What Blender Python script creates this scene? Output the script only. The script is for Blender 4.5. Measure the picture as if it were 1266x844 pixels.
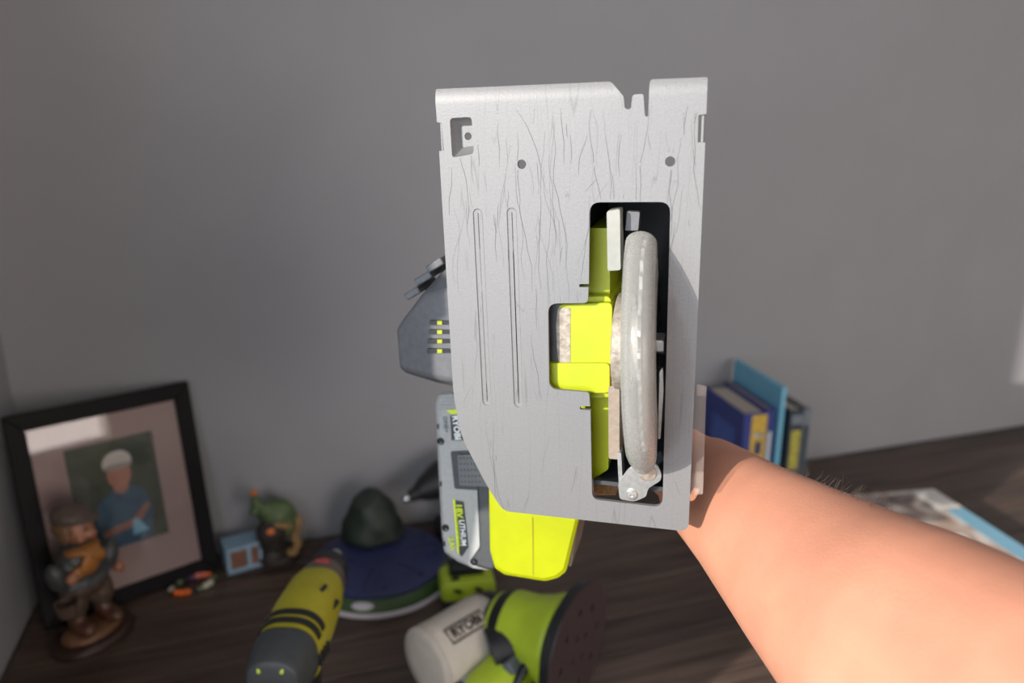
import bpy, bmesh, math, random
from mathutils import Vector, Matrix, Euler, noise as mnoise
random.seed(7)
R = math.radians
scene = bpy.context.scene
for o in list(bpy.data.objects):
    bpy.data.objects.remove(o, do_unlink=True)
C = scene.collection

# ------------------------------------------------------------------ camera
F, CX, CY = 914.0, 633.0, 422.0
PITCH, YAW = R(15.4), R(18.271)
CAM = Vector((0, 0, 1.40))
FW = Vector((math.sin(YAW)*math.cos(PITCH), math.cos(YAW)*math.cos(PITCH), -math.sin(PITCH)))
RT = Vector((math.cos(YAW), -math.sin(YAW), 0))
DN = -(RT.cross(FW))
cd = bpy.data.cameras.new('camera')
cam = bpy.data.objects.new('camera', cd); C.objects.link(cam)
cam.location = CAM
cam.rotation_euler = (math.pi/2-PITCH, 0, -YAW)
cd.sensor_width = 36; cd.lens = F/1266*36; cd.clip_start = .01
cd.dof.use_dof = True; cd.dof.focus_distance = .445; cd.dof.aperture_fstop = 4.6
scene.camera = cam

# ------------------------------------------------------------------ light
world = bpy.data.worlds.new('world'); scene.world = world
world.use_nodes = True
wn = world.node_tree.nodes; wb = wn['Background']
wb.inputs['Color'].default_value = (.62, .76, 1, 1); wb.inputs['Strength'].default_value = 1.0
AZ, EL = R(65.5), R(16.5)
sd = Vector((math.cos(EL)*math.sin(AZ), math.cos(EL)*math.cos(AZ), -math.sin(EL)))
sl = bpy.data.lights.new('sun', 'SUN'); sl.energy = 5.5; sl.color = (1, .93, .84); sl.angle = R(.6)
so = bpy.data.objects.new('sun', sl); C.objects.link(so)
so.rotation_euler = sd.to_track_quat('-Z', 'Y').to_euler(); so.location = (-2, -1, 3)

def area(name, loc, direction, sx, sy, energy, color):
    l = bpy.data.lights.new(name, 'AREA'); l.shape = 'RECTANGLE'; l.size = sx; l.size_y = sy
    l.energy = energy; l.color = color
    o = bpy.data.objects.new(name, l); C.objects.link(o)
    o.location = loc; o.rotation_euler = Vector(direction).to_track_quat('-Z', 'Y').to_euler()
    return o
area('window_daylight', (-.52, -.40, 1.52), (1, 0, 0), 1.15, 1.15, 14, (.91, .955, 1))
area('rear_fill_light', (1.15, -2.38, 1.5), (0, 1, 0), 1.5, 1.3, 36, (1, .85, .74))  # fill lamp added out of view to raise the room's ambient light

vs = scene.view_settings
scene.display_settings.display_device = 'sRGB'
vs.view_transform = 'Standard'; vs.look = 'None'; vs.gamma = 1; vs.use_curve_mapping = False
vs.exposure = 0.0

# ------------------------------------------------------------------ materials
def s2l(c):
    return tuple((x/255/12.92 if x/255 <= .04045 else ((x/255+.055)/1.055)**2.4) for x in c)
MATS = {}
def mat(name, col, rough=.5, metal=0, var=.12, scale=30, bump=0, bscale=200, spec=.5, lin=False, trans=0, stretch=None):
    """principled with slight noise mottling and optional fine bump"""
    if name in MATS: return MATS[name]
    c = col if lin else s2l(col)
    m = bpy.data.materials.new(name); m.use_nodes = True
    nt = m.node_tree; b = nt.nodes['Principled BSDF']
    b.inputs['Roughness'].default_value = rough; b.inputs['Metallic'].default_value = metal
    b.inputs['Specular IOR Level'].default_value = spec
    tc = nt.nodes.new('ShaderNodeTexCoord'); n = nt.nodes.new('ShaderNodeTexNoise')
    n.inputs['Scale'].default_value = scale; n.inputs['Detail'].default_value = 4
    src = tc.outputs['Object']
    if stretch:
        mp = nt.nodes.new('ShaderNodeMapping'); mp.inputs['Scale'].default_value = stretch
        nt.links.new(src, mp.inputs['Vector']); src = mp.outputs['Vector']
    nt.links.new(src, n.inputs['Vector'])
    r = nt.nodes.new('ShaderNodeValToRGB')
    r.color_ramp.elements[0].position = .3; r.color_ramp.elements[1].position = .7
    r.color_ramp.elements[0].color = (*[max(0, x*(1-var)) for x in c], 1)
    r.color_ramp.elements[1].color = (*[min(1, x*(1+var)) for x in c], 1)
    nt.links.new(n.outputs['Fac'], r.inputs['Fac']); nt.links.new(r.outputs['Color'], b.inputs['Base Color'])
    if bump:
        n2 = nt.nodes.new('ShaderNodeTexNoise'); n2.inputs['Scale'].default_value = bscale; n2.inputs['Detail'].default_value = 3
        nt.links.new(src, n2.inputs['Vector'])
        bp = nt.nodes.new('ShaderNodeBump'); bp.inputs['Strength'].default_value = bump; bp.inputs['Distance'].default_value = .001
        nt.links.new(n2.outputs['Fac'], bp.inputs['Height']); nt.links.new(bp.outputs['Normal'], b.inputs['Normal'])
    if trans: b.inputs['Transmission Weight'].default_value = trans
    MATS[name] = m; return m

def clear_mat(name, col, alpha, rough=.25, var=.2, scale=60):
    m = mat(name, col, rough, 0, var, scale)
    nt = m.node_tree; b = nt.nodes['Principled BSDF']; out = nt.nodes['Material Output']
    t = nt.nodes.new('ShaderNodeBsdfTransparent'); mx = nt.nodes.new('ShaderNodeMixShader')
    mx.inputs['Fac'].default_value = alpha
    nt.links.new(t.outputs[0], mx.inputs[1]); nt.links.new(b.outputs[0], mx.inputs[2])
    nt.links.new(mx.outputs[0], out.inputs['Surface'])
    return m

def math_node(nt, op, a, b=None, clamp=False):
    n = nt.nodes.new('ShaderNodeMath'); n.operation = op; n.use_clamp = clamp
    for i, v in enumerate((a, b)):
        if v is None: continue
        if isinstance(v, (int, float)): n.inputs[i].default_value = v
        else: nt.links.new(v, n.inputs[i])
    return n.outputs[0]

def plate_material():
    m = mat('silver_painted_steel', (.195, .195, .197), .5, .2, .05, 700, .12, 900, lin=True)
    nt = m.node_tree; b = nt.nodes['Principled BSDF']
    old = b.inputs['Base Color'].links[0].from_socket
    tc = nt.nodes.new('ShaderNodeTexCoord')
    def lines(scale, width, seed, mscale, mthr):
        mp = nt.nodes.new('ShaderNodeMapping'); mp.inputs['Scale'].default_value = scale; mp.inputs['Location'].default_value = (seed, seed*.7, 0)
        nt.links.new(tc.outputs['Object'], mp.inputs['Vector'])
        n = nt.nodes.new('ShaderNodeTexNoise'); n.inputs['Scale'].default_value = 1; n.inputs['Detail'].default_value = 1.2
        nt.links.new(mp.outputs[0], n.inputs['Vector'])
        d = math_node(nt, 'ABSOLUTE', math_node(nt, 'SUBTRACT', n.outputs['Fac'], .5))
        l = math_node(nt, 'SUBTRACT', 1, math_node(nt, 'DIVIDE', d, width), True)
        k = nt.nodes.new('ShaderNodeTexNoise'); k.inputs['Scale'].default_value = mscale
        mp2 = nt.nodes.new('ShaderNodeMapping'); mp2.inputs['Location'].default_value = (seed*2, 3, seed)
        nt.links.new(tc.outputs['Object'], mp2.inputs['Vector']); nt.links.new(mp2.outputs[0], k.inputs['Vector'])
        g = math_node(nt, 'MULTIPLY', math_node(nt, 'SUBTRACT', k.outputs['Fac'], mthr), 9, True)
        return math_node(nt, 'MULTIPLY', l, g)
    # long thin scratches running down the sole plate
    s1 = lines((85, 3.2, 1), .0055, 3.1, 14, .42)
    s2 = lines((170, 5, 1), .0065, 8.7, 18, .46)
    s3 = lines((60, 8, 1), .003, 5.4, 20, .50)
    tot = math_node(nt, 'MAXIMUM', math_node(nt, 'MAXIMUM', s1, s2), s3)
    mx = nt.nodes.new('ShaderNodeMix'); mx.data_type = 'RGBA'
    nt.links.new(math_node(nt, 'MULTIPLY', tot, .38), mx.inputs['Factor'])
    nt.links.new(old, mx.inputs['A']); mx.inputs['B'].default_value = (.075, .075, .078, 1)
    nt.links.new(mx.outputs['Result'], b.inputs['Base Color'])
    return m

def wood_material(name, c1, c2, rough, sc):
    m = bpy.data.materials.new(name); m.use_nodes = True
    nt = m.node_tree; b = nt.nodes['Principled BSDF']; b.inputs['Roughness'].default_value = rough
    tc = nt.nodes.new('ShaderNodeTexCoord'); mp = nt.nodes.new('ShaderNodeMapping'); mp.inputs['Scale'].default_value = sc
    oi = nt.nodes.new('ShaderNodeObjectInfo')
    nt.links.new(tc.outputs['Object'], mp.inputs['Vector'])
    cb = nt.nodes.new('ShaderNodeCombineXYZ'); nt.links.new(math_node(nt, 'MULTIPLY', oi.outputs['Random'], 37), cb.inputs[0])
    nt.links.new(cb.outputs[0], mp.inputs['Location'])
    n = nt.nodes.new('ShaderNodeTexNoise'); n.inputs['Scale'].default_value = 1; n.inputs['Detail'].default_value = 6; n.inputs['Distortion'].default_value = .6
    nt.links.new(mp.outputs[0], n.inputs['Vector'])
    r = nt.nodes.new('ShaderNodeValToRGB'); e = r.color_ramp.elements
    e[0].position = .32; e[1].position = .68; e[0].color = (*c1, 1); e[1].color = (*c2, 1)
    nt.links.new(n.outputs['Fac'], r.inputs['Fac'])
    hv = nt.nodes.new('ShaderNodeHueSaturation')
    nt.links.new(math_node(nt, 'ADD', math_node(nt, 'MULTIPLY', oi.outputs['Random'], .5), .75), hv.inputs['Value'])
    nt.links.new(r.outputs['Color'], hv.inputs['Color']); nt.links.new(hv.outputs[0], b.inputs['Base Color'])
    bp = nt.nodes.new('ShaderNodeBump'); bp.inputs['Strength'].default_value = .35; bp.inputs['Distance'].default_value = .001
    nt.links.new(n.outputs['Fac'], bp.inputs['Height']); nt.links.new(bp.outputs[0], b.inputs['Normal'])
    return m

def skin_material():
    m = mat('skin', (.58, .262, .168), .48, 0, .10, 26, .2, 600, lin=True)
    b = m.node_tree.nodes['Principled BSDF']
    b.inputs['Subsurface Weight'].default_value = .25
    b.inputs['Subsurface Radius'].default_value = (.009, .004, .002)
    b.inputs['Subsurface Scale'].default_value = .5
    nt = m.node_tree
    old = b.inputs['Base Color'].links[0].from_socket
    tc = nt.nodes.new('ShaderNodeTexCoord'); v = nt.nodes.new('ShaderNodeTexVoronoi'); v.inputs['Scale'].default_value = 26
    nt.links.new(tc.outputs['Object'], v.inputs['Vector'])
    f = math_node(nt, 'SUBTRACT', 1, math_node(nt, 'DIVIDE', v.outputs['Distance'], .035), True)
    mx = nt.nodes.new('ShaderNodeMix'); mx.data_type = 'RGBA'
    nt.links.new(math_node(nt, 'MULTIPLY', f, .8), mx.inputs['Factor']); nt.links.new(old, mx.inputs['A'])
    mx.inputs['B'].default_value = (.20, .08, .05, 1)
    nt.links.new(mx.outputs['Result'], b.inputs['Base Color'])
    return m

M_wall = mat('matte_grey_wall', (.295, .30, .318), .85, 0, .03, 6, .15, 350, lin=True)
M_wall_l = M_wall
M_roomw = mat('pale_room_wall', (.55, .53, .50), .9, 0, .03, 6, lin=True)
M_ceil = mat('white_ceiling', (.75, .74, .72), .9, 0, .02, 5, lin=True)
M_floor = wood_material('floorboards', (.12, .075, .05), (.20, .13, .09), .5, (3, 40, 3))
M_plank = wood_material('dark_stained_wood', (.038, .024, .018), (.115, .078, .060), .42, (5, 70, 30))
M_white = mat('white_paint', (225, 224, 220), .5, 0, .03)
M_plate = plate_material()
M_steel = mat('bright_steel', (205, 205, 202), .32, .8, .12, 300)
M_dusty = mat('dusty_metal', (160, 150, 138), .6, .35, .3, 240, .4, 500)
M_lime = mat('lime_plastic', (.37, .415, .001), .45, 0, .05, 60, .04, 900, lin=True)
M_lime2 = mat('yellow_green_plastic', (.40, .36, .015), .45, 0, .07, 40, lin=True)
M_lime3 = mat('fresh_green_plastic', (.42, .55, .03), .45, 0, .07, 40, lin=True)
M_grey = mat('charcoal_plastic', (96, 97, 101), .5, 0, .10, 200, .15, 900)
M_black = mat('black_plastic', (26, 28, 31), .45, 0, .15, 120, .06, 700)
M_cavity = mat('dark_navy_plastic', (28, 33, 40), .6, 0, .2, 120)
M_batt = mat('battery_grey_plastic', (158, 159, 158), .45, 0, .05, 300, .08, 900)
M_battdk = mat('battery_black_plastic', (52, 55, 58), .5, 0, .15, 250, .15, 900)
M_lever = mat('pale_grey_plastic', (146, 146, 139), .55, 0, .05, 200)
M_cream = mat('dusty_cream_plastic', (140, 126, 112), .75, 0, .1, 300, .3, 700)
M_guard = clear_mat('dusty_clear_guard', (162, 162, 157), .5, .16, .15, 1100)
_nt = M_guard.node_tree                # clear plastic: more see-through face-on than at its edges
_lw = _nt.nodes.new('ShaderNodeLayerWeight'); _lw.inputs['Blend'].default_value = .45
_mx = [n for n in _nt.nodes if n.type == 'MIX_SHADER'][0]
_nz = [n for n in _nt.nodes if n.type == 'TEX_NOISE'][0]
_nt.links.new(math_node(_nt, 'ADD', math_node(_nt, 'ADD', math_node(_nt, 'MULTIPLY', _lw.outputs['Facing'], .50), .20), math_node(_nt, 'MULTIPLY', _nz.outputs['Fac'], .22), True), _mx.inputs['Fac'])
M_clear = clear_mat('clear_plastic', (205, 190, 180), .11, .12, .15, 200)
M_sawdust = mat('saw_dust', (176, 138, 96), .95, 0, .35, 500, .6, 800)
M_skin = skin_material()

# ------------------------------------------------------------------ mesh helpers
def finish(bm):
    bmesh.ops.recalc_face_normals(bm, faces=bm.faces[:])
    return bm
def obj(name, bm, m, parent=None, smooth=40, bevel=0, seg=2, subsurf=0, loc=None, rot=None):
    me = bpy.data.meshes.new(name); finish(bm); bm.to_mesh(me); bm.free()
    if m: me.materials.append(m)
    if smooth:
        for p in me.polygons: p.use_smooth = True
        me.set_sharp_from_angle(angle=R(smooth))
    o = bpy.data.objects.new(name, me); C.objects.link(o)
    if parent: o.parent = parent
    if loc: o.location = loc
    if rot: o.rotation_euler = rot
    if bevel:
        b = o.modifiers.new('bevel', 'BEVEL'); b.width = bevel; b.segments = seg; b.limit_method = 'ANGLE'; b.angle_limit = R(30)
        b.harden_normals = False
    if subsurf:
        s = o.modifiers.new('sub', 'SUBSURF'); s.levels = subsurf; s.render_levels = subsurf
    return o
def tag(o, label, cat, group=None, kind=None):
    o['label'] = label
    if cat: o['category'] = cat
    if group: o['group'] = group
    if kind: o['kind'] = kind
    return o
def thing(name, label, cat, loc=(0, 0, 0), rz=0, group=None):
    o = bpy.data.objects.new(name, None); C.objects.link(o); o.empty_display_size = .05
    o.location = loc; o.rotation_euler = (0, 0, rz)
    return tag(o, label, cat, group)
def struct(name, bm, m, label=None, **k):
    o = obj(name, bm, m, **k)
    if not k.get('parent'): o['kind'] = 'structure'
    if label: o['label'] = label
    return o
def new(): return bmesh.new()
def add_box(bm, c, s, rot=None):
    mtx = Matrix.Translation(Vector(c))
    if rot is not None: mtx = mtx @ (rot.to_4x4() if isinstance(rot, Matrix) else Euler(rot).to_matrix().to_4x4())
    mtx = mtx @ Matrix.Diagonal((*s, 1))
    bmesh.ops.create_cube(bm, size=1, matrix=mtx); return bm
def box(c, s, rot=None): return add_box(new(), c, s, rot)
def add_loft(bm, rings, caps=True):
    vs_ = [[bm.verts.new(p) for p in r] for r in rings]
    n = len(rings[0])
    for a, b in zip(vs_, vs_[1:]):
        for i in range(n): bm.faces.new((a[i], a[(i+1) % n], b[(i+1) % n], b[i]))
    if caps:
        bm.faces.new(vs_[0][::-1]); bm.faces.new(vs_[-1])
    return bm
def loft(rings, caps=True): return add_loft(new(), rings, caps)
def frame_of(d, hint=Vector((0, 0, 1))):
    d = Vector(d).normalized()
    x = hint.cross(d)
    if x.length < 1e-4: x = Vector((1, 0, 0)).cross(d)
    x.normalize(); return x, d.cross(x)
def ring(c, d, rx, ry, n=20, hint=Vector((0, 0, 1)), power=2):
    x, y = frame_of(d, hint); out = []
    for i in range(n):
        a = 2*math.pi*i/n; ca, sa = math.cos(a), math.sin(a)
        e = 2/power
        out.append(Vector(c)+x*rx*math.copysign(abs(ca)**e, ca)+y*ry*math.copysign(abs(sa)**e, sa))
    return out
def add_tube(bm, pts, rad, n=12, hint=Vector((0, 0, 1)), power=2):
    pts = [Vector(p) for p in pts]; rings = []
    for i, p in enumerate(pts):
        d = pts[min(i+1, len(pts)-1)]-pts[max(i-1, 0)]
        r = rad[i] if isinstance(rad, list) else rad
        rx, ry = r if isinstance(r, (list, tuple)) else (r, r)
        rings.append(ring(p, d, rx, ry, n, hint, power))
    return add_loft(bm, rings)
def tube(*a, **k): return add_tube(new(), *a, **k)
def smooth_path(pts, k=4):
    pts = [Vector(p) for p in pts]; out = []
    for i in range(len(pts)-1):
        p0, p1, p2, p3 = pts[max(i-1, 0)], pts[i], pts[i+1], pts[min(i+2, len(pts)-1)]
        for j in range(k):
            t = j/k
            out.append(.5*((2*p1)+(p2-p0)*t+(2*p0-5*p1+4*p2-p3)*t*t+(3*p1-p0-3*p2+p3)*t**3))
    return out+[pts[-1]]
def cyl(a, b, r, n=24): return tube([a, b], r, n)
def lathe(profile, n=32, mtx=Matrix()):
    rings = [[mtx @ Vector((r*math.cos(2*math.pi*i/n), r*math.sin(2*math.pi*i/n), z)) for i in range(n)] for r, z in profile]
    return loft(rings)
def add_ell(bm, c, s, rot=None, sub=3):
    mtx = Matrix.Translation(Vector(c))
    if rot: mtx = mtx @ Euler(rot).to_matrix().to_4x4()
    bmesh.ops.create_icosphere(bm, subdivisions=sub, radius=1, matrix=mtx @ Matrix.Diagonal((*s, 1))); return bm
def prism(poly, w0, w1, holes=(), to3=None):
    """polygon (with holes) in the first two coordinates, between w0 and w1 on the third"""
    bm = new(); edges = []
    for lp in [poly]+list(holes):
        v = [bm.verts.new((p[0], p[1], w0)) for p in lp]
        edges += [bm.edges.new((v[i], v[(i+1) % len(v)])) for i in range(len(v))]
    bmesh.ops.triangle_fill(bm, use_beauty=True, use_dissolve=False, edges=edges)
    if holes:
        for f in list(bm.faces):
            c = f.calc_center_median()
            if any(inside((c.x, c.y), h) for h in holes): bm.faces.remove(f)
    r = bmesh.ops.extrude_face_region(bm, geom=bm.faces[:])
    for v in r['geom']:
        if isinstance(v, bmesh.types.BMVert): v.co.z = w1
    return bm
def inside(p, poly):
    x, y = p; c = False; n = len(poly)
    for i in range(n):
        x1, y1 = poly[i][0], poly[i][1]; x2, y2 = poly[(i+1) % n][0], poly[(i+1) % n][1]
        if (y1 > y) != (y2 > y) and x < (x2-x1)*(y-y1)/(y2-y1)+x1: c = not c
    return c
def rounded(poly, r, n=4):
    out = []; N = len(poly)
    for i in range(N):
        p0, p, p2 = (Vector(poly[(i+k) % N][:2]) for k in (-1, 0, 1))
        rr = r[i] if isinstance(r, (list, tuple)) else r
        if rr <= 0: out.append(tuple(p)); continue
        a = (p0-p); b = (p2-p); t = min(rr, a.length*.48, b.length*.48)
        A = p+a.normalized()*t; B = p+b.normalized()*t
        for k in range(n+1):
            s = k/n; q = (1-s)**2*A+2*s*(1-s)*p+s*s*B; out.append(tuple(q))
    return out
def circle(c, r, n=20): return [(c[0]+r*math.cos(2*math.pi*i/n), c[1]+r*math.sin(2*math.pi*i/n)) for i in range(n)]
def capsule(a, b, r, n=8):
    a, b = Vector(a), Vector(b); d = (b-a).normalized(); p = Vector((-d.y, d.x)); out = []
    for c, sgn in ((a, -1), (b, 1)):
        for i in range(n+1):
            t = math.pi*i/n
            q = c+(p*math.cos(t)*(1 if sgn < 0 else -1)+d*math.sin(t)*sgn)*r
            out.append((q.x, q.y))
    return out
def remeshed(bm, voxel, smooth_iter=4):
    me = bpy.data.meshes.new('tmp'); finish(bm); bm.to_mesh(me); bm.free()
    o = bpy.data.objects.new('tmp', me); C.objects.link(o)
    m = o.modifiers.new('r', 'REMESH'); m.mode = 'VOXEL'; m.voxel_size = voxel
    s = o.modifiers.new('s', 'SMOOTH'); s.iterations = smooth_iter; s.factor = .5
    bpy.context.view_layer.update()
    ev = o.evaluated_get(bpy.context.evaluated_depsgraph_get()); out = bmesh.new(); out.from_mesh(ev.to_mesh()); ev.to_mesh_clear()
    bpy.data.objects.remove(o, do_unlink=True); bpy.data.meshes.remove(me)
    return out
def text_bm(s, size, depth, mtx, bold=0):
    cu = bpy.data.curves.new('t', 'FONT'); cu.body = s; cu.size = size; cu.extrude = depth; cu.offset = bold
    cu.align_x = 'CENTER'; cu.align_y = 'CENTER'; cu.resolution_u = 3
    o = bpy.data.objects.new('t', cu); C.objects.link(o); bpy.context.view_layer.update()
    me = bpy.data.meshes.new_from_object(o.evaluated_get(bpy.context.evaluated_depsgraph_get()))
    bm = bmesh.new(); bm.from_mesh(me); bm.transform(mtx)
    bpy.data.objects.remove(o, do_unlink=True); bpy.data.curves.remove(cu); bpy.data.meshes.remove(me)
    return bm
def on_z(px, py, z):
    d = FW+RT*((px-CX)/F)+DN*((py-CY)/F); return CAM+d*((z-CAM.z)/d.z)

# ------------------------------------------------------------------ the room
XL, YB, XR, YR, ZC, TZ = -.37, 1.185, 2.7, -2.3, 2.5, .74
WY0, WY1, WZ0, WZ1 = -1.0, .276, .95, 2.08
struct('floor', box(((XL+XR)/2, (YB+YR)/2, -.02), (XR-XL+.3, YB-YR+.3, .04)), M_floor, 'wooden room floor below the table')
struct('ceiling', box(((XL+XR)/2, (YB+YR)/2, ZC+.02), (XR-XL+.3, YB-YR+.3, .04)), M_ceil, 'plain white ceiling')
struct('wall_back', box(((XL+XR)/2, YB+.05, ZC/2), (XR-XL+.2, .1, ZC)), M_wall, 'matte grey wall behind the table')
struct('wall_right', box((XR+.05, (YB+YR)/2, ZC/2), (.1, YB-YR, ZC)), M_roomw, 'pale wall on the right of the room')
b = new(); x = XL-.05                                   # left wall with the window opening
add_box(b, (x, (WY1+YB)/2, ZC/2), (.1, YB-WY1, ZC)); add_box(b, (x, (YR+WY0)/2, ZC/2), (.1, WY0-YR, ZC))
add_box(b, (x, (WY0+WY1)/2, WZ0/2), (.1, WY1-WY0, WZ0)); add_box(b, (x, (WY0+WY1)/2, (WZ1+ZC)/2), (.1, WY1-WY0, ZC-WZ1))
struct('wall_left', b, M_wall_l, 'grey side wall with the window the sun comes through')
b = new(); y = YR-.05                                   # rear wall, its unseen opening added for the fill lamp
add_box(b, ((XL+.4)/2, y, ZC/2), (.4-XL, .1, ZC)); add_box(b, ((1.9+XR)/2, y, ZC/2), (XR-1.9, .1, ZC))
add_box(b, (1.15, y, .42), (1.5, .1, .84)); add_box(b, (1.15, y, (2.16+ZC)/2), (1.5, .1, ZC-2.16))
struct('wall_rear', b, M_roomw, 'pale wall behind the photographer with an opening added for fill light')
w = thing('window_1', 'white framed side window beside the table', None); w['kind'] = 'structure'
for nm, c, s in (('window_sill', (XL+.01, (WY0+WY1)/2, WZ0-.015), (.16, WY1-WY0+.1, .03)),
                 ('window_frame', (XL-.06, (WY0+WY1)/2, WZ1-.02), (.05, WY1-WY0, .04)),
                 ('window_frame', (XL-.06, WY0+.02, (WZ0+WZ1)/2), (.05, .04, WZ1-WZ0)),
                 ('jamb_shadow_block', (XL-.035, WY1-.010, 1.342), (.05, .02, .095)),  # unseen block added on the jamb to cut a gap in the sunbeam
                 ('jamb_shadow_block_upper', (XL-.035, WY1-.010, 1.456), (.05, .02, .03))):  # second added block, notches the sun patch higher up
    obj(nm, box(c, s), M_white, w, bevel=.003)

# ------------------------------------------------------------------ table
TX0, TX1, TY0, TY1 = XL+.005, 1.95, .46, YB-.004
tab = thing('table', 'dark stained wooden plank table pushed into the corner', 'table', ((TX0+TX1)/2, (TY0+TY1)/2, 0))
NP = 10; pw = (TY1-TY0)/NP
pm = None
for i in range(NP):
    if pm is None:
        pm = obj('plank', box((0, 0, 0), (TX1-TX0, pw-.0016, .03)), M_plank, tab, bevel=.0018); o = pm
    else:
        o = pm.copy(); C.objects.link(o)
    o.location = (0, TY0+pw*(i+.5)-(TY0+TY1)/2, TZ-.015-random.uniform(0, .0006))
hx, hy = (TX1-TX0)/2, (TY1-TY0)/2
obj('apron', box((0, -hy+.05, TZ-.075), (2*hx-.12, .022, .08)), M_plank, tab, bevel=.002)
lm = None
for sx in (-1, 1):
    for sy in (-1, 1):
        if lm is None: lm = obj('leg', box((0, 0, (TZ-.03)/2), (.06, .06, TZ-.03)), M_plank, tab, bevel=.003); o = lm
        else: o = lm.copy(); C.objects.link(o)
        o.location = (sx*(hx-.05), sy*(hy-.05), 0)

# ------------------------------------------------------------------ circular saw
# local frame: x = across the sole plate, y = along it (downwards), z = away from the viewer; metres
def c2w(v): return RT*v[0]+DN*v[1]+FW*v[2]
St = Vector((-.0440, -.1430, .4189)); Sx = Vector((.1440, .0078, -.0411)).normalized()
Sy = Vector((.0091, .2543, .0797)); Sy = (Sy-Sx*Sy.dot(Sx)).normalized(); Sz = Sx.cross(Sy)
SAWM = Matrix.Identity(4)
for i, v in enumerate((Sx, Sy, Sz)):
    for k in range(3): SAWM[k][i] = c2w(v)[k]
SAWM.translation = CAM+c2w(St)
def S(px, py, w=0.0):
    """measured point of the photograph on the saw's own plane w (m) behind the sole plate"""
    d = Vector(((px-CX)/F, (py-CY)/F, 1)); s = (St.dot(Sz)+w)/d.dot(Sz); p = d*s-St
    return (p.dot(Sx), p.dot(Sy))
def S3(px, py, w=0.0): return Vector((*S(px, py, w), w))
def SL(pts, w=0.0): return [S(x, y, w) for x, y in pts]
saw = thing('circular_saw', 'lime and grey cordless circular saw held up with its silver sole plate facing forward', 'saw')
saw.matrix_world = SAWM

TH = .0024
outline = rounded(SL([(537, 110), (755, 100.5), (771, 119), (772.5, 135), (780, 135), (782, 117), (795.5, 116), (797.5, 144), (801.5, 144), (803, 98), (875, 95),
                      (873.3, 141), (863.5, 142), (862.5, 176), (872, 176), (851, 657), (622, 631.5), (603, 602), (571, 541), (560.6, 487), (542.8, 187), (548.8, 186), (546, 152), (540.2, 151)]),
                  [.001, .002, .001, .0016, .0016, .0014, .0014, .0008, .0008, .0016, .0012, 0, 0, 0, 0, .006, .005, .008, .008, .006, 0, 0, 0, 0], 4)
opening = rounded(SL([(729, 250), (829, 249.5), (819, 627), (732, 617), (730, 507), (717, 506), (717, 502), (729.5, 502), (728.5, 485), (679, 481), (677.5, 375), (727, 374.5), (727.5, 355),
                      (716, 355), (716, 351), (728, 351)]),
                  [.006, .006, .006, .005, 0, .0009, .0009, 0, .002, .006, .006, .003, 0, .0009, .0009, 0], 5)
g1 = (S(590.5, 264), S(602, 496)); g2 = (S(632.5, 263), S(641, 498))
grooves = [capsule(*g1, .0030), capsule(*g2, .0030)]
pocket = rounded(SL([(556, 146), (583, 144.5), (586, 190), (559, 195)]), [.0022]*4, 4)
hole1 = circle(S(645, 203), .0026); hole2 = circle(S(828.5, 199.5), .0027)
bm = prism(outline, 0, TH, [opening]+grooves+[pocket, hole1, hole2])
for v_ in (.0012, .0024, .0036, .0048, .006, .0072, .0086):       # pressed-back leading edge
    bmesh.ops.bisect_plane(bm, geom=bm.verts[:]+bm.edges[:]+bm.faces[:], plane_co=(0, v_, 0), plane_no=(0, 1, 0))
for v in bm.verts:
    if v.co.y < .0086: v.co.z += 32*(.0086-v.co.y)**2
plate = obj('sole_plate', bm, M_plate, saw, bevel=.0008, seg=3, smooth=45)
plate['label'] = 'scratched silver steel sole plate with a blade opening'
# turned-back side flanges
def flange(pts, w0, w1, t=.0016, inset=.001):
    b = new(); P = [Vector(p) for p in pts]
    for a, c in zip(P, P[1:]):
        d = (c-a); nrm = Vector((-d.y, d.x)).normalized(); m = (a+c)/2+nrm*inset
        ang = math.atan2(d.y, d.x)
        add_box(b, (m.x, m.y, (w0+w1)/2), (d.length, t, w1-w0), (0, 0, ang))
    return b
obj('side_flange', flange(SL([(874.5, 97), (852.5, 640)]), .0015, .011, .0016, .0014), M_plate, plate, bevel=.0005)
obj('side_flange', flange(SL([(561.5, 482), (539.5, 112)]), .0015, .010, .0016, .001), M_plate, plate, bevel=.0005)
obj('end_flange', flange(SL([(842, 656), (632, 632)]), .0015, .008, .0016, .0012), M_plate, plate, bevel=.0005)
for nm, r0, g in (('pressed_groove', .0024, g1), ('pressed_groove', .0024, g2)):
    rr = [[(p[0], p[1], z) for p in capsule(*g, r)] for r, z in ((.0031, .00005), (.0025, .0007), (.0012, .0008), (.0003, .0008))]
    b = loft(rr, False); obj(nm, b, M_plate, plate)
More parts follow.
